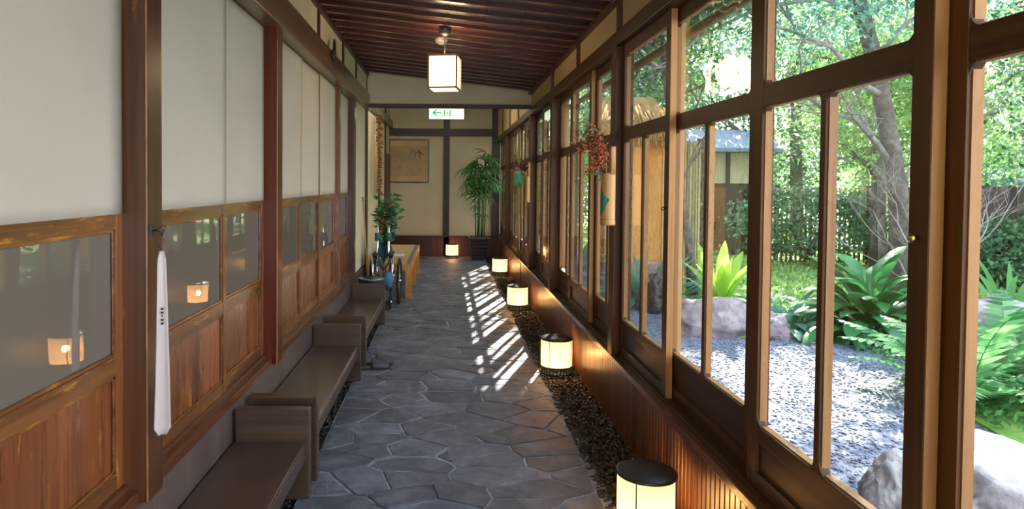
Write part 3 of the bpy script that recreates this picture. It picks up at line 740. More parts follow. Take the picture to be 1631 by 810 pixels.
wheel(.085, .03, .085, .014, 'caster', 8); wheel(-.085, .03, .085, .014, 'caster', 8)
for sx in (-1, 1):
    MB().tube([(.065*sx, .14, .98), (.065*sx, .02, .985), (.065*sx, .0, .97), (.065*sx, .0, .62), (.09*sx, .02, .46), (.09*sx, .03, .18)], .013, 10).build('push_frame', M['chrome'], root)
    MB().tube([(.115*sx, -.06, .64), (.115*sx, -.06, .35), (.10*sx, .02, .22)], .014, 10).build('side_tube', M['chrome'], root)
    MB().tube([(.115*sx, -.06, .40), (.12*sx, .3, .38), (.12*sx, .68, .36), (.11*sx, .80, .10)], .012, 8).build('frame_tube', M['chrome'], root)
    MB().box(.09*sx-.03, .09*sx+.03, -.08, .24, .64, .675).build('armrest', M['rubber'], root, .01)
    MB().box(.102*sx-.006, .102*sx+.006, -.04, .26, .44, .64).build('side_guard', M['rubber'], root, .003)
    MB().tube([(.145*sx, .70, .5), (.14*sx, .72, .16)], .010, 8).build('footrest_tube', M['chrome'], root)
    MB().lathe([(.03, -.055), (.034, -.05), (.034, .03), (.03, .04)], c=(.065*sx, .0, .87), n=12).build('backrest_sleeve', M['teal'], root)
m = MB(); vs = []; fs = []
for i in range(9):
    t = i/8; x = -.075+.15*t; dip = (1-abs(2*t-1))
    for zt, zb in ((0, 0),): vs += [(x, .02+.10*dip, .89-.10*dip), (x, .02+.07*dip, .72-.20*dip)]
for i in range(8): fs.append((2*i, 2*i+2, 2*i+3, 2*i+1))
o = m.add(vs, fs, True).build('backrest', M['teal'], root); md = o.modifiers.new('t', 'SOLIDIFY'); md.thickness = .008
m = MB(); vs = []; fs = []
for i in range(9):
    t = i/8; x = -.09+.18*t; dip = (1-abs(2*t-1))
    vs += [(x, -.02, .60-.13*dip), (x, .34, .60-.15*dip)]
for i in range(8): fs.append((2*i, 2*i+2, 2*i+3, 2*i+1))
o = m.add(vs, fs, True).build('seat', M['teal'], root); md = o.modifiers.new('t', 'SOLIDIFY'); md.thickness = .008
MB().bar((-.09, .08, .55), (.09, .08, .2), .02, .014).build('cross_brace', M['steel'], root)
MB().bar((.09, .1, .55), (-.09, .1, .2), .02, .014).build('cross_brace', M['steel'], root)
m = MB(); vs = [(-.03, -.09, .35), (.04, -.10, .46), (.10, -.11, .47), (.12, -.10, .38), (.11, -.09, .30), (.07, -.09, .24), (.02, -.09, .28)]
o = m.add(vs+[(.06, -.13, .37)], [(i, (i+1) % 7, 7) for i in range(7)], True).build('calf_strap', M['blue'], root); md = o.modifiers.new('t', 'SOLIDIFY'); md.thickness = .01

# leaning cane
root = tag(empty('bamboo_cane', (-.90, 8.02, 0)), 'thin pale bamboo cane leaning on the plaster by the wheelchair', 'cane')
pts = [(0, 0, 0), (-.035, 0, .5), (-.07, .01, 1.0), (-.088, .02, 1.28)]
MB().tube(pts, [.009, .009, .008, .007], 8).build('shaft', M['bamboo'], root)
MB().tube([(-.088, .02, 1.28), (-.088, -.01, 1.32), (-.088, -.05, 1.315)], .009, 8).build('grip', M['bamboo'], root)

# table
root = tag(empty('timber_table', (-.68, 8.76, 0)), 'long light timber table with a grey edge strip by the left wall', 'table')
TW = .24; TL = 2.52
MB().box(-TW, TW-.075, 0, TL, .445, .467).build('tabletop', M['table_top'], root, .002)
MB().box(TW-.02, TW, 0, TL, .445, .468).build('edge_board', M['table'], root, .002)
MB().box(TW-.075, TW-.02, 0, TL, .445, .465).build('edge_strip', M['strip'], root)
m = MB().box(-TW, TW, .0, .03, .37, .445); m.build('apron', M['table'], root, .002)
MB().box(TW-.03, TW, .03, TL-.03, .37, .445).build('apron', M['table'], root, .002)
MB().box(-TW, -TW+.03, .03, TL-.03, .37, .445).build('apron', M['table'], root, .002)
MB().box(-TW, TW, TL-.03, TL, .37, .445).build('apron', M['table'], root, .002)
for yy in (.001, 1.12, TL-.09):
    for xx in (TW-.086, -TW+.001): MB().box(xx, xx+.085, yy, yy+.085, 0, .37).build('leg', M['table'], root, .002)
o = MB().box(-.09, .07, -.14, .14, 0, .006).build('paper_sheet', M['paper'], None, loc=(-.66, 9.62, .468)); tag(o, 'white paper sheet lying on the light timber table', 'paper')

# vase of berry sprigs on the table
root = tag(empty('dark_vase', (-.80, 9.28, .468)), 'small dark glazed vase on the timber table behind the wheelchair', 'vase')
MB().lathe([(.045, 0), (.065, .03), (.075, .09), (.06, .15), (.035, .18), (.045, .20), (.038, .20), (.03, .18)], n=20, cap=True).build('body', M['pot'], root)
root = tag(empty('berry_arrangement', (-.80, 9.28, .64)), 'tall arrangement of green leaves and red berries in dark vase', 'plant')
rs = random.Random(5)
def leafquad(m, c, d, up, l, wd, fold=.12):
    d = Vector(d).normalized(); s = d.cross(Vector(up)); s = s.normalized() if s.length > 1e-5 else Vector((1, 0, 0)); n_ = s.cross(d)
    c = Vector(c)
    m.add([c, c+d*l*.4+s*wd/2+n_*fold*wd, c+d*l-n_*l*.12, c+d*l*.4-s*wd/2+n_*fold*wd, c+d*l*.45], [(0,1,4),(1,2,4),(4,2,3),(0,4,3)], True)
mst, mlf, mbe = MB(), MB(), MB()
for k in range(17):
    a = rs.uniform(0, 6.28); sp = rs.uniform(.02, .17); h = rs.uniform(.35, .72)
    tip = Vector((sp*math.cos(a), sp*math.sin(a), h)); mst.tube([(0, 0, -.12), tip*.5+Vector((0, 0, .03)), tip], [.004, .003, .002], 5)
    for j in range(18):
        t = .15+.85*j/17; p = tip*t; aa = j*2.4+k
        leafquad(mlf, p, (math.cos(aa), math.sin(aa), rs.uniform(-.2, .5)), (rs.uniform(-1, 1), -1, rs.uniform(0, 1)), rs.uniform(.10, .15), .045)
    if k % 3 == 0:
        for j in range(6):
            p = tip*rs.uniform(.45, .85)+Vector((rs.uniform(-.04, .04), rs.uniform(-.06, .0), rs.uniform(-.03, .03))); mbe.sphere(p, .013, 6, 4)
mst.build('stem', M['leaf_red'], root); mlf.build('foliage', M['leaf_asp'], root); mbe.build('berries', M['berry'], root)

# dried garland
root = tag(empty('dried_garland', (-1.075, 10.75, 2.58)), 'long hanging garland of brown dried pods on the far left wall', 'garland')
for s_i, (dx, dy) in enumerate(((-.005, -.16), (.0, -.02), (.01, .13), (-.005, .27))):
    MB().tube([(dx, dy, 0), (dx, dy+.01, -.7), (dx, dy, -1.28)], .003, 5).build('string', M['straw'], root)
    m = MB(); m2 = MB(); z = -.03
    while z > -1.27:
        for q in range(3):
            a = rs.uniform(0, 6.28); l = rs.uniform(.035, .07)
            c = Vector((dx, dy, z)); e = c+Vector((l*math.cos(a)*.7, l*math.sin(a), -l*rs.uniform(-.3, .7)))
            (m if rs.random() < .62 else m2).tube([c, (c+e)/2+Vector((0, 0, .012)), e], [.003, .009, .002], 5)
        z -= .034
    m.build('pods', M['dried'], root); m2.build('pods', M['dried_red'], root)
o = MB()
for k in range(16):
    yy = -.42+.2*rs.random(); o.tube([(-.03, yy, -.35), (-.02+rs.uniform(-.02, .03), yy+rs.uniform(-.05, .05), -.75), (-.02, yy+rs.uniform(-.1, .1), -1.15-.2*rs.random())], .004, 4)
oo = o.build('straw_fringe', M['straw'], root)

# framed picture
root = tag(empty('framed_picture', (-.77, YB-.02, 1.94)), 'black framed faded ink painting on the back wall', 'picture')
W2, H2 = .41, .44
m = MB()
m.box(-W2, W2, -.025, 0, H2-.022, H2); m.box(-W2, W2, -.025, 0, -H2, -H2+.022); m.box(-W2, -W2+.022, -.025, 0, -H2+.022, H2-.022); m.box(W2-.022, W2, -.025, 0, -H2+.022, H2-.022)
m.build('frame', M['black_metal'], root, .003)
art = MB().box(-W2+.02, W2-.02, -.012, -.004, -H2+.02, H2-.02).build('painted_sheet', M['paper_art'], root)
MB().box(-.395, .395, -.014, -.012, -.31, .31).build('inner_sheet', plain('inner_paper', srgb(184, 160, 116), .8, var=.18, scale=3), root)
m = MB(); m2 = MB()
for k in range(26):
    x = .16+rs.uniform(-.12, .1); z = .2+rs.uniform(-.05, .05); a = rs.uniform(-2.9, -.3)
    l = rs.uniform(.08, .26); e = (x+l*math.cos(a), z+l*math.sin(a)*.8)
    (m if k % 3 else m2).tube([(x, -.0155, z), ((x+e[0])/2+rs.uniform(-.02, .02), -.0155, (z+e[1])/2+.02), (e[0], -.0155, e[1])], [.002, .006, .001], 4)
for k in range(14):
    x = -.05+rs.uniform(-.08, .14); z = -.02+rs.uniform(-.12, .1); m2.tube([(x, -.0155, z), (x+.01, -.0155, z-.05)], [.006, .002], 4)
m.build('brush_strokes', M['ink'], art); m2.build('pale_strokes', M['ink_light'], art)
MB().lathe([(.03, 0), (.03, .001)], n=14, M=Matrix.Translation((-.19, -.0145, -.12)) @ Matrix.Rotation(math.pi/2, 4, 'X')).build('orange_spot', M['ink_orange'], art)
MB().tube([(-.28, -.01, H2), (-.02, -.005, H2+.12), (.24, -.01, H2)], .003, 5).build('hanging_cord', M['straw'], root)

# exit sign
root = tag(empty('exit_sign', (-.01, YB-.05, 2.895)), 'lit green and white exit sign with arrow on the back wall post', 'sign')
MB().box(-.36, .36, -.07, 0, -.115, .115).build('housing', M['white_plastic'], root, .006)
fc = MB().box(-.35, .35, -.076, -.07, -.105, .105).build('face_panel', M['sign_face'], root)
m = MB(); yq = -.079
def poly(m, pts): m.prism(pts, yq, yq+.003, 'y')
poly(m, [(-.295, .02), (-.215, .085), (-.175, .085), (-.235, .033), (-.10, .033), (-.10, .007), (-.235, .007), (-.175, -.045), (-.215, -.045)])
m.build('arrow', M['green_sign'], fc)
for xx in (-.055, .06): MB().box(xx, xx+.025, yq, yq+.003, -.05, .08).build('door_bar', M['green_sign'], fc)
m = MB(); poly(m, [(.0, .05), (.012, .062), (.02, .05), (.012, .038)]); poly(m, [(.0, .035), (.02, .035), (.032, .0), (.022, -.004), (.03, -.035), (.022, -.037), (.006, -.005)]); poly(m, [(.0, .0), (.01, -.01), (-.004, -.04), (-.012, -.036)])
m.build('running_figure', M['green_sign'], fc)

# smoke detector
root = tag(empty('smoke_detector', (-.055, 5.78, zc(-.055)-.002)), 'small round white smoke detector on the ceiling', 'detector')
MB().lathe([(.052, 0), (.054, -.012), (.046, -.026), (.03, -.034), (.0, -.036)], n=24, cap=False).build('body', M['white_plastic'], root)
MB().lathe([(.026, -.034), (.022, -.044), (.0, -.046)], n=16, cap=False).build('sensor', M['ivory'], root)
MB().lathe([(.056, .0), (.056, .004)], n=24).build('base', M['white_plastic'], root)

# pendant lamps
def pendant(x, y, z, rz, label, full=True):
    root = tag(empty('pendant_lamp', (x, y, z), rz), label, 'lamp', 'square paper pendant lamps')
    a, h = .108, .13; e = .015
    m = MB()
    for sx in (-1, 1):
        for sy in (-1, 1): m.box(sx*a-e/2, sx*a+e/2, sy*a-e/2, sy*a+e/2, -h, h)
    for zz in (-h, h-e):
        for s_ in (-1, 1): m.box(-a, a, s_*a-e/2, s_*a+e/2, zz, zz+e); m.box(s_*a-e/2, s_*a+e/2, -a, a, zz, zz+e)
    m.build('frame', M['lamp_wood'], root, .001)
    for s_ in (-1, 1):
        MB().box(-a+.004, a-.004, s_*(a-.008)-.001, s_*(a-.008)+.001, -h+.004, h-.004).build('paper_side', M['lamp_side'], root)
        MB().box(s_*(a-.008)-.001, s_*(a-.008)+.001, -a+.004, a-.004, -h+.004, h-.004).build('paper_side', M['lamp_side'], root)
    MB().box(-a+.005, a-.005, -a+.005, a-.005, -h+.002, -h+.004).build('paper_base', M['lamp_side'], root)
    MB().box(-a, a, -.004, .004, h-.006, h+.002).build('hanger_bar', M['lamp_wood'], root)
    MB().tube([(0, 0, h), (0, 0, zc(x)-z-.03)], .0035, 6).build('cord', M['cord_grey'], root)
    MB().lathe([(.012, -.075), (.045, -.055), (.05, -.02), (.05, 0)], c=(0, 0, zc(x)-z+.002), n=18).build('ceiling_cap', M['black_metal'], root)
    return root
pendant(-.022, 5.32, 2.355, R(-9), 'square paper pendant lamp in wooden frame hanging from the ceiling')
pendant(-.022, .15, 2.355, R(5), 'square paper pendant lamp above the viewer')
pendant(-.022, -2.3, 2.355, R(5), 'square paper pendant lamp added unseen behind the viewer')  # added out of view to lift the corridor light

root = tag(empty('fill_light', (-.1, 10.6, 3.02)), 'unseen round fill light added in the far passage above the beam', 'lamp')  # fill light added out of view to brighten the far passage and back wall
MB().lathe([(.0, 0), (.22, 0), (.24, .03), (.24, .09), (.22, .11)], n=28).build('paper_shade', M['far_fill'], root)
MB().lathe([(.23, .11), (.24, .13), (.0, .14)], n=28, cap=False).build('fill_plate', M['white_plastic'], root)
# floor lanterns
def shade_mat():
    m, nt, p, out = newmat('lantern_paper'); L = nt.links; nt.nodes.remove(p)
    a = N(nt, 'ShaderNodeBsdfTranslucent'); a.inputs[0].default_value = (.62, .43, .27, 1)
    b = N(nt, 'ShaderNodeBsdfDiffuse'); b.inputs[0].default_value = (.6, .48, .32, 1)
    c = N(nt, 'ShaderNodeBsdfTransparent'); c.inputs[0].default_value = (1, .72, .46, 1)
    e = N(nt, 'ShaderNodeEmission'); e.inputs[0].default_value = (1.0, .62, .25, 1); e.inputs[1].default_value = .55
    m1 = N(nt, 'ShaderNodeMixShader'); m1.inputs[0].default_value = .25; L.new(a.outputs[0], m1.inputs[1]); L.new(b.outputs[0], m1.inputs[2])
    m2 = N(nt, 'ShaderNodeMixShader'); m2.inputs[0].default_value = .28; L.new(m1.outputs[0], m2.inputs[1]); L.new(c.outputs[0], m2.inputs[2])
    ad = N(nt, 'ShaderNodeAddShader'); L.new(m2.outputs[0], ad.inputs[0]); L.new(e.outputs[0], ad.inputs[1]); L.new(ad.outputs[0], out.inputs[0]); return m
M['shade'] = shade_mat()
def lantern(x, y, rz, label, s=1.0):
    root = tag(empty('floor_lantern', (x, y, 0), rz), label, 'lantern', 'round floor lanterns along the window wall')
    r = .122*s; z0 = .06; z1 = .268*s
    MB().lathe([(r, z0), (r, z1)], n=36, cap=False).build('paper_shade', M['shade'], root)
    li = bpy.data.objects.new('bulb', bpy.data.lights.new('bulb', 'POINT')); C.objects.link(li); li.parent = root; li.location = (0, 0, .16)
    li.data.energy = 5.0; li.data.color = (1.0, .64, .32); li.data.shadow_soft_size = .03
    MB().lathe([(.0, z1), (r+.004, z1), (r+.006, z1+.004), (r+.006, z1+.012), (r-.002, z1+.016), (0, z1+.016)], n=36, cap=False).build('lid', M['black_metal'], root)
    MB().lathe([(r-.004, z0-.006), (r+.003, z0-.006), (r+.003, z0+.004), (r-.004, z0+.004)], n=36, cap=False).build('shade_ring', M['black_metal'], root)
    MB().lathe([(.0, z0-.004), (r-.003, z0-.004)], n=36, cap=False).build('shade_floor', M['warm_paper'], root)
    for k in range(4):
        a = 2*math.pi*k/4-.62; m = MB().box(-.0025, .0025, -.003, .003, z0, z1, Matrix.Translation(((r+.002)*math.cos(a), (r+.002)*math.sin(a), 0))); m.build('shade_strut', M['black_metal'], root)
    for k in range(26):
        a = 2*math.pi*k/26
        MB().box(-.004, .004, -.003, .003, .0, z0-.006, Matrix.Translation(((r-.006)*math.cos(a), (r-.006)*math.sin(a), 0)) @ Matrix.Rotation(a+math.pi/2, 4, 'Z')).build('base_slat', M['dark_wood'], root)
    MB().lathe([(r-.012, 0), (r+.0, 0), (r+.0, .012), (r-.012, .012)], n=36, cap=False).build('base_ring', M['black_metal'], root)
    return root
for x, y, lb in ((.863, 2.86, 'nearest round floor lantern with black lid, bottom of view'), (.885, 5.36, 'second round floor lantern from the viewer, on dark pebbles'),
                 (.86, 8.08, 'third round floor lantern from the viewer, beside sunlit flagstones'), (.885, 11.1, 'fourth round floor lantern from the viewer, in the far passage'),
                 (.12, 13.55, 'round floor lantern standing against the back wall')):
    lantern(x, y, 0, lb)
tag(MB().tube([(.95, 8.9, .01), (.98, 8.95, .12), (1.0, 9.0, .28), (1.01, 9.15, .40), (1.03, 9.4, .455), (1.03, 9.9, .46)], .006, 6).build('power_cable', M['cord_grey']), 'thin dark cable rising from floor to ledge near third lantern', 'cable')

# bamboo wall vases
def bamboo_vase(x, y, zt, zb, rad, label):
    root = tag(empty('bamboo_vase', (x, y, zb)), label, 'vase')
    h = zt-zb; cut = h*.66; vs = []; fs = []; n = 24; m = MB()
    prof = [0, .006, .02, .03, cut*.5, cut-.012, cut]
    for z in prof:
        rr = rad*(1.04 if z in (.006, .02) else 1)
        vs += [(rr*math.cos(2*math.pi*i/n), rr*math.sin(2*math.pi*i/n), z) for i in range(n)]
    for k in range(len(prof)-1): fs += [(k*n+i, k*n+(i+1) % n, (k+1)*n+(i+1) % n, (k+1)*n+i) for i in range(n)]
    fs.append(tuple(range(n))[::-1])
    m.add(vs, fs, True)
    o = m.build('tube', M['bamboo'], root); md = o.modifiers.new('t', 'SOLIDIFY'); md.thickness = .006
    m = MB(); vs = []; fs = []; q = 12                                  # back half stands higher (towards the post, +x side)
    for z in (cut-.01, h-.01, h):
        vs += [(rad*math.cos(a), rad*math.sin(a), z) for a in [R(-85+150*i/q) for i in range(q+1)]]
    for k in range(2): fs += [(k*(q+1)+i, k*(q+1)+i+1, (k+1)*(q+1)+i+1, (k+1)*(q+1)+i) for i in range(q)]
    o = m.add(vs, fs, True).build('tall_back', M['bamboo'], root); md = o.modifiers.new('t', 'SOLIDIFY'); md.thickness = .006
    MB().lathe([(rad+.0005, .034), (rad+.0015, .036), (rad+.0005, .038)], n=24, cap=False).build('node_ring', M['bamboo_fence'], root)
    return root, cut
vr, cut = bamboo_vase(.968, 4.06, 1.725, 1.255, .043, 'large bamboo tube vase on the post, holding red berries')
m = MB(); vs = []; rad = .0455
for a, z in ((-176, .05), (-140, .08), (-92, .155), (-140, .185), (-176, .24)): vs.append((rad*1.03*math.cos(R(a)), rad*1.03*math.sin(R(a)), z))
m.add(vs, [(0, 1, 4), (1, 3, 4), (1, 2, 3)]); m.build('green_leaf_mark', plain('green_print', srgb(40, 130, 96), .5), vr)
bamboo_vase(.985, 8.27, 1.76, 1.27, .034, 'smaller bamboo tube vase hanging on the far post by cross beam')
root = tag(empty('berry_branch', (.955, 4.06, 1.255+cut)), 'spray of orange-red berries spilling from the large bamboo vase', 'flowers')
mst, mlf, mbe = MB(), MB(), MB(); rs = random.Random(11)
for k in range(12):
    e = Vector((rs.uniform(-.22, .0), rs.uniform(-.12, .06), rs.uniform(-.02, .22)))
    if k < 4: e = Vector((rs.uniform(-.20, -.06), rs.uniform(-.08, .04), rs.uniform(.2, .32)))
    mid_ = e*.5+Vector((0, 0, .06)); mst.tube([(0, 0, -.08), mid_*.6, mid_, e], [.003, .0028, .002, .0012], 5)
    for j in range(30):
        t = rs.uniform(.3, 1.0); p = (mid_*(2*t) if t < .5 else mid_+(e-mid_)*(2*t-1))
        q = p+Vector((rs.uniform(-.03, .03), rs.uniform(-.03, .03), rs.uniform(-.035, .02)))
        mst.tube([p, q], .0008, 3, False)
        if k >= 4 or rs.random() < .25: mbe.sphere(q, rs.uniform(.0045, .0075), 6, 4)
        else: leafquad(mlf, q, (rs.uniform(-1, 1), rs.uniform(-1, 1), rs.uniform(-.3, .6)), (rs.uniform(-1, 1), -1, .3), .026, .014)
    for j in range(4):
        p = mid_*rs.uniform(.5, 1.4); leafquad(mlf, p, (rs.uniform(-1, .6), rs.uniform(-1, 1), rs.uniform(-.2, .5)), (rs.uniform(-1, 1), -1, .5), rs.uniform(.035, .06), .018)
for a, l in (((-.9, -.3, .05), .13), ((-.7, -.5, -.5), .10), ((-.5, .2, .7), .13), ((-.8, .1, .2), .12), ((-.4, -.4, .9), .10)): leafquad(mlf, (0, 0, -.005), a, (0, -1, .4), l, .03)
mst.build('twigs', M['bark'], root); mlf.build('foliage', M['leaf_red'], root); mbe.build('berries', M['berry'], root)
root = tag(empty('leaf_arrangement', (.965, 8.25, 1.60)), 'large green leaf with dark red bloom in the smaller bamboo vase', 'flowers')
m = MB()
c0 = Vector((-.09, -.02, -.02)); pts = []
for k in range(17):
    a = R(20*k+20); r_ = .115*(1 if k % 2 else .72); pts.append(c0+Vector((r_*.75*math.cos(a), .02*math.sin(a*2), r_*math.sin(a)*1.05-.02)))
m.add([c0]+pts, [(0, i, i+1) for i in range(1, 17)]+[(0, 17, 1)], True)
m.build('large_leaf', M['leaf_asp'], root, fixn=True)
m = MB()
for a in (.3, .9, 1.5, 2.1, 2.8): leafquad(m, (-.06, -.03, .06), (math.cos(a)*.9-.2, -.3, math.sin(a)), (0, 1, 0), .11, .05)
m.build('dark_bloom', M['dark_red'], root)
MB().sphere((-.02, -.05, .02), .018, 8, 6).build('red_bud', M['berry'], root)
MB().tube([(0, 0, -.06), (-.03, -.01, .0), (-.06, -.03, .06)], .004, 6).build('stem', M['leaf_fern'], root)
root = tag(empty('wall_switch', (1.013, 8.36, 1.49)), 'small ivory switch box on the far window post', 'switch')
MB().box(-.02, 0, -.03, .03, -.045, .045).build('box', M['ivory'], root, .004); MB().box(-.026, -.02, -.012, .012, -.02, .02).build('rocker', M['white_plastic'], root, .002)

# potted lady palm
root = tag(empty('planter', (.64, 13.28, 0)), 'black square tapering planter with stacked ridges at the back wall', 'planter')
for k in range(6):
    z = .012+k*.068; a = .148+.006*k
    vs = [(sx*(a-.012), sy*(a-.012), z) for sx, sy in ((-1,-1),(1,-1),(1,1),(-1,1))]+[(sx*(a+.006), sy*(a+.006), z+.058) for sx, sy in ((-1,-1),(1,-1),(1,1),(-1,1))]+[(sx*(a-.012), sy*(a-.012), z+.068) for sx, sy in ((-1,-1),(1,-1),(1,1),(-1,1))]
    MB().add(vs, [(3,2,1,0)]+[(i, (i+1) % 4, (i+1) % 4+4, i+4) for i in range(4)]+[(i+4, (i+1) % 4+4, (i+1) % 4+8, i+8) for i in range(4)]+[(8,9,10,11)]).build('ridge', M['pot'], root, .003)
m = MB()
for b in ((-.20, .20, -.20, -.17), (-.20, .20, .17, .20), (-.20, -.17, -.17, .17), (.17, .20, -.17, .17)): m.box(*b, .42, .455)
m.build('rim', M['pot'], root, .004); MB().box(-.17, .17, -.17, .17, .40, .425).build('soil', M['soil'], root); MB().box(-.13, .13, -.13, .13, 0, .02).build('foot', M['pot'], root)
root = tag(empty('lady_palm', (.64, 13.28, .425)), 'tall lady palm with fan-shaped leaves in the black planter', 'plant')
def fan_mesh(nl, l, spread):
    m = MB()
    for k in range(nl):
        a = -spread/2+spread*k/(nl-1); d = Vector((math.cos(a), math.sin(a), 0)); s_ = Vector((-d.y, d.x, 0)); ll = l*(1-.25*abs(a)/(spread/2))
        wd = .036; vs = []
        for t, w_, dz in ((0, .25, 0), (.3, .9, .03), (.65, 1, .01), (1, .12, -.07)):
            p = d*ll*t+Vector((0, 0, dz*ll/.3*.9)); vs += [p-s_*wd*w_/2, p+s_*wd*w_/2]
        m.add(vs, [(0,1,3,2),(2,3,5,4),(4,5,7,6)], True)
    return m.mesh('leaf', M['leaf_palm'])
fans = [fan_mesh(9, .36, R(210)), fan_mesh(8, .31, R(180)), fan_mesh(10, .38, R(240))]
rs = random.Random(3)
canes = [(-.06, -.04, 1.25), (.0, -.09, 1.45), (.07, .03, 1.55), (-.02, .06, 1.30), (.10, -.05, 1.10), (.05, .08, .72)]
for (cx, cy, h) in canes:
    lx, ly = rs.uniform(-.08, .08), rs.uniform(-.05, .05)
    MB().tube([(cx, cy, -.02), (cx+lx*.4, cy+ly*.4, h*.5), (cx+lx, cy+ly, h)], [.013, .012, .009], 8).build('cane', M['leaf_fern'], root)
    nf = 6 if h > 1 else 3
    for k in range(nf):
        t = .68+.32*k/(nf-1) if h > 1 else .5+.5*k/(nf-1); a = k*2.4+cx*30
        o = Vector((cx+lx*t, cy+ly*t, h*t)); pl = rs.uniform(.08, .17)
        e = o+Vector((math.cos(a)*pl, math.sin(a)*pl*.7, pl*.6))
        st = MB().tube([o, e], .003, 5).build('petiole', M['leaf_fern'], root)
        f = link('leaf', fans[k % 3], root); f.location = e; f.rotation_euler = (rs.uniform(-.7, .7), rs.uniform(-.45, .6), a)
        sc_ = 1.0 if h > 1 else .7; f.scale = (sc_, sc_, sc_)
# dark foot-light and thing by the back wall left are too small to read

# ================================================================== THINGS: garden
def moss_poly():
    pts = [(3.35, 2.0), (3.30, 3.6), (3.45, 4.5), (4.1, 5.6), (4.6, 6.45), (3.9, 6.62), (2.75, 6.75), (2.6, 7.6), (3.1, 9.0), (3.4, 11), (3.2, 14), (2.6, 30), (30, 60), (30, 2)]
    m = MB(); m.prism(pts, -.03, -.002, 'z'); return m
struct(moss_poly(), 'moss_ground', M['moss'], 'mossy green garden ground beyond the gravel', 'ground')
pebbles(26000, lambda r: (1.25+3.4*r.beta(1, 1.1), 2.0+r.beta(1, 1.6)*8.5), .0115, -.022, 'loose_gravel', M['gstone'], 'loose grey gravel stones outside the windows', 'gravel')

def blob(cx, cy, cz, rx, ry, rz, name, mat, label, cat, parent=None, seed=0, sub=4, amp=.22, flat=None):
    import bmesh
    b = bmesh.new(); bmesh.ops.create_icosphere(b, subdivisions=sub, radius=1)
    for v in b.verts:
        p = v.co.copy(); q = p*1.1+Vector((seed*3.1, seed*1.7, seed))
        d = 1+amp*mnoise.fractal(q, .9, 2.1, 4)*1.4
        c_ = mnoise.cell(q*2.2)*.05
        p = p*(d+c_); v.co = Vector((p.x*rx, p.y*ry, p.z*rz))
    me = bpy.data.meshes.new(name); b.to_mesh(me); b.free(); me.materials.append(mat)
    me.polygons.foreach_set('use_smooth', [sub > 4]*len(me.polygons))
    o = link(name, me, parent, loc=(cx, cy, cz)); tag(o, label, cat); return o
blob(2.50, 2.95, .08, .46, .42, .27, 'boulder', M['rock_w'], 'large pale sunlit boulder just outside the nearest window', 'rock', seed=1, sub=5)
blob(2.04, 3.0, .06, .15, .17, .22, 'boulder', M['rock_w'], 'smaller pale boulder left of the large sunlit one', 'rock', seed=12, sub=5)
blob(2.78, 6.95, .06, .42, .26, .30, 'boulder', M['rock'], 'purplish brown boulder beneath the bright yellow-green fern', 'rock', seed=3, sub=5)
blob(3.28, 6.78, .03, .20, .17, .19, 'boulder', M['rock'], 'small low brown rock at the gravel edge right of the fern boulder', 'rock', seed=4)
blob(5.0, 6.2, .10, .75, .45, .40, 'boulder', M['rock'], 'wide grey-brown boulder behind the ferns', 'rock', seed=5, sub=5)
blob(2.55, 8.1, .08, .22, .2, .36, 'boulder', M['pebble'], 'upright dark rock left of the fern boulder', 'rock', seed=6)
for i, (x, y, lb) in enumerate(((3.9, 8.0, 'nearest flat stepping stone on the moss'), (4.35, 9.0, 'second flat stepping stone on the moss'), (4.1, 10.1, 'third flat stepping stone on the moss'), (4.9, 11.0, 'farthest flat stepping stone on the moss'))):
    blob(x, y, .0, .30, .24, .045, 'stepping_stone', M['rock_w'], lb, 'stone', seed=10+i, sub=3, amp=.1)['group'] = 'flat stepping stones on the moss'

def leaf_arr(rs, P, size, asp=.5, hang=0.0):
    n = len(P); D = rs.normal(size=(n, 3)); D[:, 2] -= hang; D /= np.linalg.norm(D, axis=1)[:, None]
    U = rs.normal(size=(n, 3)); U[:, 2] += .8; S = np.cross(D, U); S /= np.linalg.norm(S, axis=1)[:, None]+1e-9
    l = (size*rs.uniform(.6, 1.4, n))[:, None]; w_ = l*asp/2
    V = np.stack([P, P+D*l*.45+S*w_, P+D*l, P+D*l*.45-S*w_], 1).reshape(-1, 3); return V
def leaves(name, P, size, mat, parent, seed=0, asp=.5, hang=.0, stuff=True):
    rs = np.random.RandomState(seed); V = leaf_arr(rs, P, size, asp, hang); n = len(P)
    me = bpy.data.meshes.new(name); me.vertices.add(4*n); me.vertices.foreach_set('co', V.astype(np.float32).ravel())
    me.loops.add(4*n); me.loops.foreach_set('vertex_index', np.arange(4*n, dtype=np.int32))
    me.polygons.add(n); me.polygons.foreach_set('loop_start', np.arange(0, 4*n, 4, dtype=np.int32)); me.polygons.foreach_set('loop_total', np.full(n, 4, np.int32))
    me.materials.append(mat); me.update(calc_edges=True); me.validate()
    o = link(name, me, parent)
    if stuff: o['kind'] = 'stuff'
    return o
def crown_pts(rs, blobs, n, clump=.32, per=45):
    out = []; tot = sum(b[3]*b[4]*b[5] for b in blobs)
    for (cx, cy, cz, rx, ry, rz) in blobs:
        k = max(3, int(n*rx*ry*rz/tot/per))
        d = rs.normal(size=(k, 3)); d /= np.linalg.norm(d, axis=1)[:, None]; rr = rs.uniform(.35, 1.0, k)**.5
        c = d*rr[:, None]*np.array([rx, ry, rz])+np.array([cx, cy, cz])
        p = np.repeat(c, per, 0)+rs.normal(size=(k*per, 3))*np.array([clump, clump, clump*.45]); out.append(p)
    return np.concatenate(out)
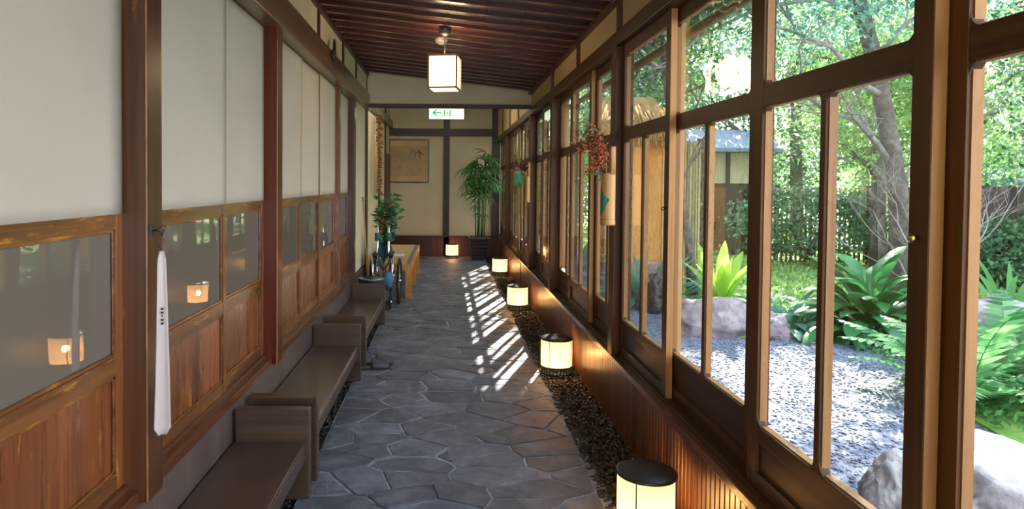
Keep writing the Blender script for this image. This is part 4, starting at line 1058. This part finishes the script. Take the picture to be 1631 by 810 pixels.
def grow(m, p, d, l, r, depth, rs, spread=.55, up=.12, n=4):
    pts = [p]; q = p.copy(); dd = d.copy()
    for k in range(n):
        dd = (dd+Vector((rs.gauss(0, .16), rs.gauss(0, .16), rs.gauss(0, .12)+up*.3))).normalized(); q = q+dd*l/n; pts.append(q.copy())
    m.tube(pts, [r*(1-.5*i/n) for i in range(n+1)], 7 if depth > 2 else 5, depth > 3)
    if depth <= 0: return
    for k in range(3 if depth > 1 else 4):
        t = rs.randint(1, n); a = rs.uniform(0, 6.28)
        e = (dd+Vector((math.cos(a), math.sin(a), rs.uniform(-.1, .5)))*spread*1.6).normalized()
        grow(m, pts[t if k else n], e, l*rs.uniform(.55, .8), r*.52, depth-1, rs, spread, up, n)
def tree(name, x, y, h, r, blobs, nleaf, lsize, lm, bark, label, cat='tree', group=None, seed=0, lean=(0, 0), clump=.32, depth=2, per=45, hang=.2):
    root = tag(empty(name, (x, y, 0)), label, cat, group)
    rs = random.Random(seed); m = MB()
    pts = [Vector((lean[0]*t**1.3+.05*math.sin(5*t+seed), lean[1]*t, h*t)) for t in (0, .15, .35, .55, .75, 1)]
    pts[0].z = -.02
    m.tube(pts, [r*1.35, r, r*.9, r*.8, r*.65, r*.4], 10)
    for k in range(6):
        t = rs.choice(pts[2:]); a = rs.uniform(0, 6.28)
        grow(m, t.copy(), Vector((math.cos(a), math.sin(a), .5)).normalized(), h*.22, r*.42, depth, rs)
    m.build('trunk', bark, root)
    P = crown_pts(np.random.RandomState(seed+100), blobs, nleaf, clump, per)
    leaves('foliage', P, lsize, lm, root, seed, .5, hang)
    return root

# main leaning tree with bare grey branches, seen through the large near windows
root = tag(empty('leaning_tree', (6.05, 9.0, 0)), 'dark leaning tree trunk with spreading bare grey branches behind the broad-leaved bush', 'tree')
m = MB(); tp = [(0, 0, -.02), (.02, 0, .6), (-.06, 0, 1.4), (-.22, .0, 2.3), (-.42, 0, 3.2), (-.75, -.1, 4.1), (-1.3, -.2, 5.2)]
m.tube(tp, [.17, .13, .12, .11, .10, .085, .06], 12); m.build('trunk', M['bark'], root)
def branch(pts, r, seed, depth=2, mat='bark_grey', par=root):
    rs = random.Random(seed); m = MB(); pts = [Vector(p) for p in pts]; n = len(pts)
    m.tube(pts, [r*(1-.7*i/(n-1)) for i in range(n)], 7)
    for i in range(1, n):
        for k in range(2):
            a = rs.uniform(0, 6.28); d = (pts[i]-pts[i-1]).normalized()
            e = (d*.8+Vector((math.cos(a)*.5, math.sin(a)*.5, rs.uniform(-.6, .8)))).normalized()
            grow(m, pts[i].copy(), e, rs.uniform(.3, .6), r*.4, depth, rs, .6, .0, 4)
    return m.build('branch', M[mat], par)
branch([(-.12, 0, 1.75), (-.45, -.1, 2.1), (-.75, -.2, 2.35), (-1.15, -.25, 2.45), (-1.6, -.4, 2.75)], .05, 1)
branch([(-.3, 0, 2.7), (-.7, -.25, 2.8), (-1.2, -.4, 3.25), (-1.7, -.5, 3.4), (-2.3, -.7, 3.5)], .045, 2)
branch([(-.05, 0, 1.5), (.25, -.1, 2.0), (.45, -.1, 2.5), (.55, -.1, 3.1)], .04, 3)
branch([(-.4, 0, 3.2), (-.1, -.1, 3.6), (.3, -.2, 3.9), (.9, -.2, 4.3)], .04, 4)
branch([(-.6, 0, 3.8), (-1.3, -.3, 3.9), (-2.2, -.5, 3.7), (-3.0, -.7, 3.3)], .045, 5)
branch([(0, 0, .9), (.35, -.2, 1.25), (.5, -.3, 1.7), (.6, -.3, 2.2)], .03, 6)
P = crown_pts(np.random.RandomState(9), [(-1.6, -.6, 4.9, 2.0, 2.0, .9), (-2.6, -1.6, 4.6, 1.4, 1.8, .7), (.6, .2, 4.6, 1.2, 1.2, .9), (-1.8, -.5, 3.6, 1.5, .9, .4)], 26000, .30, 40)
leaves('foliage', P, .085, M['leaf_c'], root, 3, .5, .2)

# pale twiggy shrub in front of the trunk
root = tag(empty('bare_shrub', (5.7, 7.9, 0)), 'pale leafless twiggy shrub in front of the leaning trunk', 'shrub')
rs = random.Random(21)
for k in range(8):
    m = MB(); a = rs.uniform(0, 6.28)
    grow(m, Vector((0, 0, -.02)), Vector((math.cos(a)*.35, math.sin(a)*.3, 1)).normalized(), .95, .016, 3, rs, .55, .2, 4); m.build('branch', M['bark_grey'], root)

def blade_mesh(name, mat, l, wd, arch, n=6, tipw=.05, peak=.45, cup=.15):
    m = MB(); vs = []; fs = []
    for i in range(n+1):
        t = i/n; a = t*arch; x = l*(math.sin(a)/arch if arch > .01 else t); z = l*((1-math.cos(a))/arch if arch > .01 else 0)
        w_ = wd*max(tipw, math.sin(math.pi*min(1, t/(2*peak) if t < peak else .5+.5*(t-peak)/(1-peak)))**.75)/2
        # local frame: leaf leaves the origin along +z and arches towards +x
        px, pz = z, x
        vs += [(px, -w_, pz), (px-cup*w_, 0, pz-.0), (px, w_, pz)]
    for i in range(n):
        b = 3*i; fs += [(b, b+1, b+4, b+3), (b+1, b+2, b+5, b+4)]
    m.add(vs, fs, True); return m.mesh(name, mat)
def rosette(name, x, y, z, meshes, n, label, cat, tilt=(.1, .9), spread=.08, seed=0, scl=(.75, 1.15), part='leaf', group=None, lift=0.0):
    root = tag(empty(name, (x, y, z)), label, cat, group); rs = random.Random(seed)
    for k in range(n):
        a = k*2.39996; t = tilt[0]+(tilt[1]-tilt[0])*((k+.5)/n)**.8
        o = link(part, meshes[k % len(meshes)], root)
        rr = spread*math.sqrt((k+.5)/n); o.location = (rr*math.cos(a), rr*math.sin(a), rs.uniform(-.01, .01)+lift*(1-k/n)*rs.uniform(.2, 1))
        o.rotation_euler = (rs.uniform(-.15, .15), t, a); q = rs.uniform(*scl); o.scale = (q, q, q)
    return root
bl = [blade_mesh('leaf', M['leaf_bright'], .72, .13, a, 8, .08, .62) for a in (.35, .6, .9)]
rosette('birds_nest_fern', 2.98, 7.35, .16, bl, 20, 'bright yellow-green strap-leaved fern behind the purplish boulder', 'fern', (.0, .42), .05, 1)
al = [blade_mesh('leaf', M['leaf_asp'], l, .19, a, 7, .05, .55, .3) for l, a in ((.62, 1.5), (.55, 1.9), (.72, 1.1))]
rosette('broad_leaved_bush', 4.28, 6.8, -.02, al, 95, 'dark green broad-leaved bush at the edge of the gravel', 'bush', (.0, 1.25), .30, 2, (.75, 1.1), lift=.55)
al2 = [blade_mesh('leaf', M['leaf_c'], l, .11, a, 6, .05, .55, .3) for l, a in ((.55, .9), (.45, 1.3))]
rosette('broad_leaved_bush', 3.65, 7.2, -.02, al2, 30, 'low bluish leafy plant left of the dark broad-leaved bush', 'bush', (.1, 1.1), .25, 3)
rosette('broad_leaved_bush', 5.0, 7.3, -.02, al, 26, 'leafy bush half hidden right of the dark broad-leaved bush', 'bush', (.05, .9), .25, 4, (.6, .95), lift=.3)
rosette('strap_leaved_plant', 6.1, 7.3, -.02, [blade_mesh('leaf', M['leaf_fern'], .95, .06, a, 7) for a in (.7, 1.1)], 34, 'strap-leaved green clump behind the wide grey-brown boulder', 'plant', (.05, .8), .2, 5)
rosette('broad_leaved_bush', 2.72, 8.9, -.02, al2, 46, 'bluish broad-leaved plants in front of the orange-tan hut', 'bush', (.05, 1.0), .38, 6, (1.0, 1.7))
rosette('broad_leaved_bush', 2.25, 11.4, -.02, al2, 30, 'leafy plants farther along, left of the orange-tan hut', 'bush', (.05, 1.0), .38, 61, (1.0, 1.9))
def frond_mesh(mat, l=.62, wd=.26, n=17, arch=1.1):
    m = MB(); P = []
    for i in range(n+1):
        t = i/n; a = t*arch; P.append(Vector((l*(1-math.cos(a))/arch, 0, l*math.sin(a)/arch)))
    m.tube(P, [.004*(1-.7*i/n) for i in range(n+1)], 4, False)
    for i in range(2, n+1):
        t = i/n; w_ = wd/2*math.sin(math.pi*(.12+.88*t))**.7*(1-.15*t)
        d = (P[i]-P[i-1]).normalized(); nn = Vector((0, 1, 0))
        for s_ in (-1, 1):
            e = (nn*s_+d*.45).normalized(); b = P[i]; dr = Vector((d.z, 0, -d.x))*.08
            q = l/n*.46
            m.add([b-d*q, b+e*w_*.5+dr*w_-d*q*.9, b+e*w_+dr*w_*2.2, b+e*w_*.5+dr*w_+d*q*.9, b+d*q*.8], [(0,1,2,3,4)], True)
    return m.mesh('frond', mat)
fr = [frond_mesh(M['leaf_fern'], l, w_, 17, a) for l, w_, a in ((.70, .24, 1.2), (.58, .20, 1.5), (.78, .26, .9))]
for i, (x, y, n, sc_, lb) in enumerate(((3.62, 4.65, 18, (.8, 1.1), 'large feathery fern right of the nearest post, above the pale boulder'), (4.25, 5.1, 16, (.8, 1.15), 'feathery fern in front of the wide grey-brown boulder'), (4.6, 4.5, 14, (.8, 1.1), 'fern at the right edge of the view'), (3.25, 7.05, 9, (.25, .45), 'tiny fern growing at the fern boulder'), (5.4, 5.3, 14, (.8, 1.2), 'fern to the right of the wide grey-brown boulder'))):
    rosette('garden_fern', x, y, .0, fr, n+6, lb, 'fern', (.05, .95), .06, 30+i, (sc_[0]*1.2, sc_[1]*1.3), 'frond')
rsn = np.random.RandomState(4)
def ground_cover(name, x0, x1, y0, y1, n, size, mat, label, h=.08, seed=0):
    r = np.random.RandomState(seed); P = np.stack([r.uniform(x0, x1, n), r.uniform(y0, y1, n), r.uniform(0, h, n)], 1)
    keep = np.array([mnoise.noise(Vector((p[0]*1.3, p[1]*1.3, seed))) > -.12 for p in P]); P = P[keep]
    o = leaves(name, P, size, mat, None, seed, .6, -.6); tag(o, label, 'ground cover', kind='stuff'); return o
ground_cover('ground_cover', 3.4, 6.5, 4.0, 8.8, 9000, .05, M['leaf_fern'], 'low green ground cover among the ferns and bush', .07, 1)
ground_cover('ground_cover', 2.9, 9.5, 8.8, 13, 9000, .07, M['leaf_b'], 'sunlit low green ground cover on the moss', .08, 2)

# hut, fence, tea house
root = tag(empty('garden_hut', (2.72, 9.75, 0)), 'small orange-tan plastered hut with a straw roof beyond the gravel', 'hut')
MB().box(-.42, .42, 0, .8, .38, 2.12).build('wall', M['plaster_tan'], root); MB().box(-.46, .46, -.03, .84, -.03, .38).build('plinth', M['rock'], root, .01)
for xx in (-.44, .38): MB().box(xx, xx+.06, -.015, .05, .38, 2.14).build('corner_post', M['out_wood'], root)
m = MB(); rs = random.Random(8)
MB().add([(-.62, -.3, 2.12), (.62, -.3, 2.12), (.62, 1.1, 2.12), (-.62, 1.1, 2.12), (-.35, .4, 2.8), (.35, .4, 2.8)], [(3,2,1,0), (0,1,5,4), (2,3,4,5), (1,2,5), (3,0,4)]).build('roof', M['thatch'], root)
for k in range(46):
    xx = -.6+1.2*k/45; c = Vector((xx*.75, .1, 2.55+rs.uniform(-.05, .1))); m.tube([c, Vector((xx, -.26, 2.25)), Vector((xx+rs.uniform(-.02, .02), -.36, 2.0+rs.uniform(-.03, .12)))], [.012, .018, .006], 5)
m.build('straw_bundles', M['thatch'], root)
def fence(ax, ay, bx, by, h, sp, name, label, mat, w_, posts_=4):
    root = tag(empty(name, (ax, ay, 0)), label, 'fence'); d = Vector((bx-ax, by-ay, 0)); L_ = d.length; d.normalize(); a = math.atan2(d.y, d.x); root.rotation_euler = (0, 0, a)
    me = (MB().lathe([(w_/2, -.02), (w_/2, h)], n=7) if name == 'bamboo_fence' else MB().box(-w_/2, w_/2, -.01, .01, -.02, h)).mesh('slat', mat)
    n = int(L_/sp)
    for i in range(n): o = link('slat', me, root); o.location = (i*sp, 0, (i*7 % 5)*.006)
    for z in (.25, h*.55, h-.15): MB().box(0, L_, .02, .05, z, z+.04).build('rail', M['bamboo_fence'] if name == 'bamboo_fence' else mat, root)
    for i in range(posts_+1): MB().box(L_*i/posts_-.04, L_*i/posts_+.04, .05, .13, -.02, h+.06).build('post', M['dark_wood'], root)
    return root
fence(6.5, 13.3, 10.4, 12.3, 1.45, .085, 'bamboo_fence', 'bamboo pole fence along the back of the garden', M['bamboo_fence'], .045, 5)
fence(3.45, 10.2, 3.95, 10.4, 2.15, .055, 'bamboo_screen', 'tall narrow slatted screen between the hut and tea house', M['bamboo_fence'], .035, 1)
fence(7.2, 10.6, 12.5, 9.4, 1.5, .155, 'board_fence', 'dark board fence at the right behind the ferns', M['dark_wood'], .15, 3)
root = tag(empty('tea_house', (5.75, 14.6, 0)), 'small tea house with pale wall and grey roof beyond the bamboo fence', 'building')
MB().box(-.9, .9, 0, 1.6, .0, 1.5).build('lower_wall', M['dark_wood'], root); MB().box(-.88, .88, .02, 1.58, 1.5, 2.25).build('upper_wall', M['plaster'], root)
for xx in (-.9, -.32, .26, .82): MB().box(xx, xx+.08, -.03, .02, 0, 2.25).build('post', M['dark_wood'], root)
MB().box(-.28, .28, -.02, .0, .1, 1.45).build('door', M['door_v'], root); MB().box(-.9, .9, -.03, .02, 1.46, 1.54).build('lintel', M['dark_wood'], root)
MB().add([(-1.25, -.5, 2.2), (1.25, -.5, 2.2), (1.25, 2.1, 2.2), (-1.25, 2.1, 2.2), (-1.25, .8, 2.75), (1.25, .8, 2.75), (-1.25, -.5, 2.27), (1.25, -.5, 2.27)], [(3,2,1,0), (0,1,7,6), (6,7,5,4), (2,3,4,5), (1,2,5,7), (3,0,6,4)]).build('roof', M['tile'], root)
MB().lathe([(.14, 0), (.14, .08), (.07, .1), (.06, .5), (.1, .54), (.13, .58), (.13, .78), (.22, .80), (.08, .93), (.03, 1.0)], n=6, smooth=False).build('stone_lantern', M['rock'], None, loc=(6.3, 11.2, 0))
tag(bpy.data.objects['stone_lantern'], 'weathered stone lantern on the moss before the bamboo fence', 'lantern')

# trees and hedges
tree('garden_tree', 3.35, 9.3, 4.0, .06, [(-.85, -1.1, 3.8, .75, 1.3, .5), (-.9, .1, 3.95, .8, .9, .5)], 15000, .10, M['leaf_a'], M['bark'], 'slender tree right of the orange-tan hut, unseen crown added to shade the near floor', 'tree', None, 77, (-.6, -.3), .2)  # crown placed above the view to block sun on the near floor
T = [ # x, y, h, r, blobs(rel), n, size, leaf, bark, label
 (7.1, 11.0, 3.2, .07, [(0, 0, 2.7, 1.0, 1.0, .9), (.5, -.2, 3.5, 1.0, .9, .8)], 7000, .085, 'leaf_b', 'bark', 'light green young tree left of the dark clipped shrub'),
 (7.6, 11.9, 4.5, .10, [(0, 0, 3.0, 1.3, 1.0, 1.2), (-.8, 0, 4.2, 1.4, 1.1, 1.0)], 9000, .09, 'leaf_b', 'bark', 'light green tree rising behind the leaning trunk'),
 (9.2, 9.0, 4.0, .10, [(0, 0, 2.6, 1.2, 1.2, 1.3), (-.6, 0, 3.7, 1.4, 1.0, 1.0)], 10000, .09, 'leaf_a', 'bark', 'dense evergreen by the dark board fence'),
 (7.9, 7.3, 3.4, .06, [(0, 0, 2.7, .9, .9, .9), (-.2, 0, 3.5, 1.0, .8, .6)], 6000, .075, 'leaf_c', 'bark', 'bluish-leaved young tree at the right edge of view'),
 (4.3, 16.6, 5.5, .12, [(0, 0, 3.4, 1.3, 1.2, 1.5), (.4, 0, 5.0, 1.3, 1.2, 1.0)], 9000, .12, 'leaf_a', 'bark', 'tall dark evergreen behind the orange-tan hut'),
 (5.3, 17.6, 6.5, .15, [(0, 0, 4.6, 2.0, 1.4, 1.5), (.6, 0, 6.4, 1.9, 1.4, 1.2)], 9000, .13, 'leaf_b', 'bark', 'light green tree rising behind the tea house roof'),
 (8.0, 15.5, 6.0, .14, [(0, 0, 3.0, 1.7, 1.2, 1.6), (0, 0, 5.4, 2.0, 1.3, 1.4)], 11000, .12, 'leaf_a', 'bark', 'evergreen behind the bamboo fence, right of the tea house'),
 (10.8, 14.2, 6.0, .14, [(0, 0, 3.2, 1.8, 1.3, 1.9), (0, 0, 5.6, 2.0, 1.3, 1.4)], 11000, .12, 'leaf_b', 'bark', 'yellow-green tree behind the right end of the bamboo fence'),
 (12.6, 11.5, 5.5, .14, [(0, 0, 3.0, 1.7, 1.4, 1.9), (-.3, 0, 5.0, 1.7, 1.3, 1.2)], 10000, .12, 'leaf_c', 'bark', 'bluish-green tree far right behind the board fence'),
 (2.8, 20.5, 4.2, .15, [(0, 0, 2.2, 1.6, 1.4, 2.0)], 8000, .15, 'leaf_b', 'bark', 'light tree at the far end of the garden beside the eave'),
 (6.8, 22.5, 8.0, .2, [(0, 0, 3.5, 2.8, 1.4, 2.6), (0, 0, 7.2, 2.8, 1.6, 1.9)], 11000, .17, 'leaf_a', 'bark', 'big dark evergreen far behind the tea house'),
 (12.2, 20.0, 8.0, .2, [(0, 0, 3.2, 2.8, 1.4, 2.6), (0, 0, 6.8, 2.8, 1.6, 1.9)], 12000, .16, 'leaf_b', 'bark', 'big yellow-green tree far behind the bamboo fence'),
 (17.0, 17.5, 8.0, .2, [(0, 0, 3.2, 2.8, 1.6, 2.6), (0, 0, 6.8, 2.6, 1.6, 1.9)], 12000, .16, 'leaf_a', 'bark', 'big dark evergreen at the far right of the garden')]
for i, (x, y, h, r, bls, n, sz, lm, bk, lb) in enumerate(T):
    tree('garden_tree', x, y, h, r, bls, n, sz, M[lm], M[bk], lb, 'tree', 'trees closing the garden', seed=40+i, clump=.26+sz*.6)
for i, (x, y, rx, h, lm, lb) in enumerate(((6.9, 12.9, 1.5, 1.5, 'leaf_a', 'dark clipped shrub before the bamboo fence, right of the tea house'), (9.8, 11.5, 1.6, 1.7, 'leaf_c', 'bluish shrub between the bamboo fence and board fence'), (4.3, 12.9, .55, .6, 'leaf_b', 'low light shrub before the tea house'), (8.3, 10.0, .9, 1.0, 'leaf_a', 'dark shrub in front of the dark board fence'),
        (4.0, 24.0, 3.4, 3.0, 'leaf_a', 'tall far hedge behind the tea house'), (10.0, 25.0, 3.6, 3.2, 'leaf_a', 'tall far hedge in the middle distance'), (17.0, 23.0, 4.0, 3.4, 'leaf_a', 'tall far hedge at the right'), (15.5, 13.0, 2.2, 2.6, 'leaf_a', 'rounded dark shrub far right behind the board fence'))):
    root = tag(empty('garden_shrub', (x, y, 0)), lb, 'shrub', 'shrubs and hedges closing the garden')
    m = MB(); rs = random.Random(i)
    for k in range(6): m.tube([(0, 0, -.02), (rs.uniform(-.4, .4)*rx, rs.uniform(-.3, .3)*rx, h*.5), (rs.uniform(-.7, .7)*rx, rs.uniform(-.4, .4)*rx, h*.85)], [.03, .02, .008], 6)
    m.build('stems', M['bark'], root)
    P = crown_pts(np.random.RandomState(70+i), [(0, 0, h*.52, rx, rx*.6, h*.5)], 5000 if y < 20 else 9000, .16 if y < 20 else .3, 30)
    P[:, 2] = np.abs(P[:, 2]); leaves('foliage', P, .09 if y < 20 else .17, M[lm], root, i, .55, .1)

for o in list(C.objects):
    if o.parent and o.name.split('.')[0] in ('berries', 'pods', 'foliage', 'twigs', 'straw_fringe', 'straw_bundles', 'spokes', 'brush_strokes', 'pale_strokes', 'stems', 'printed_mark'): o['kind'] = 'stuff'
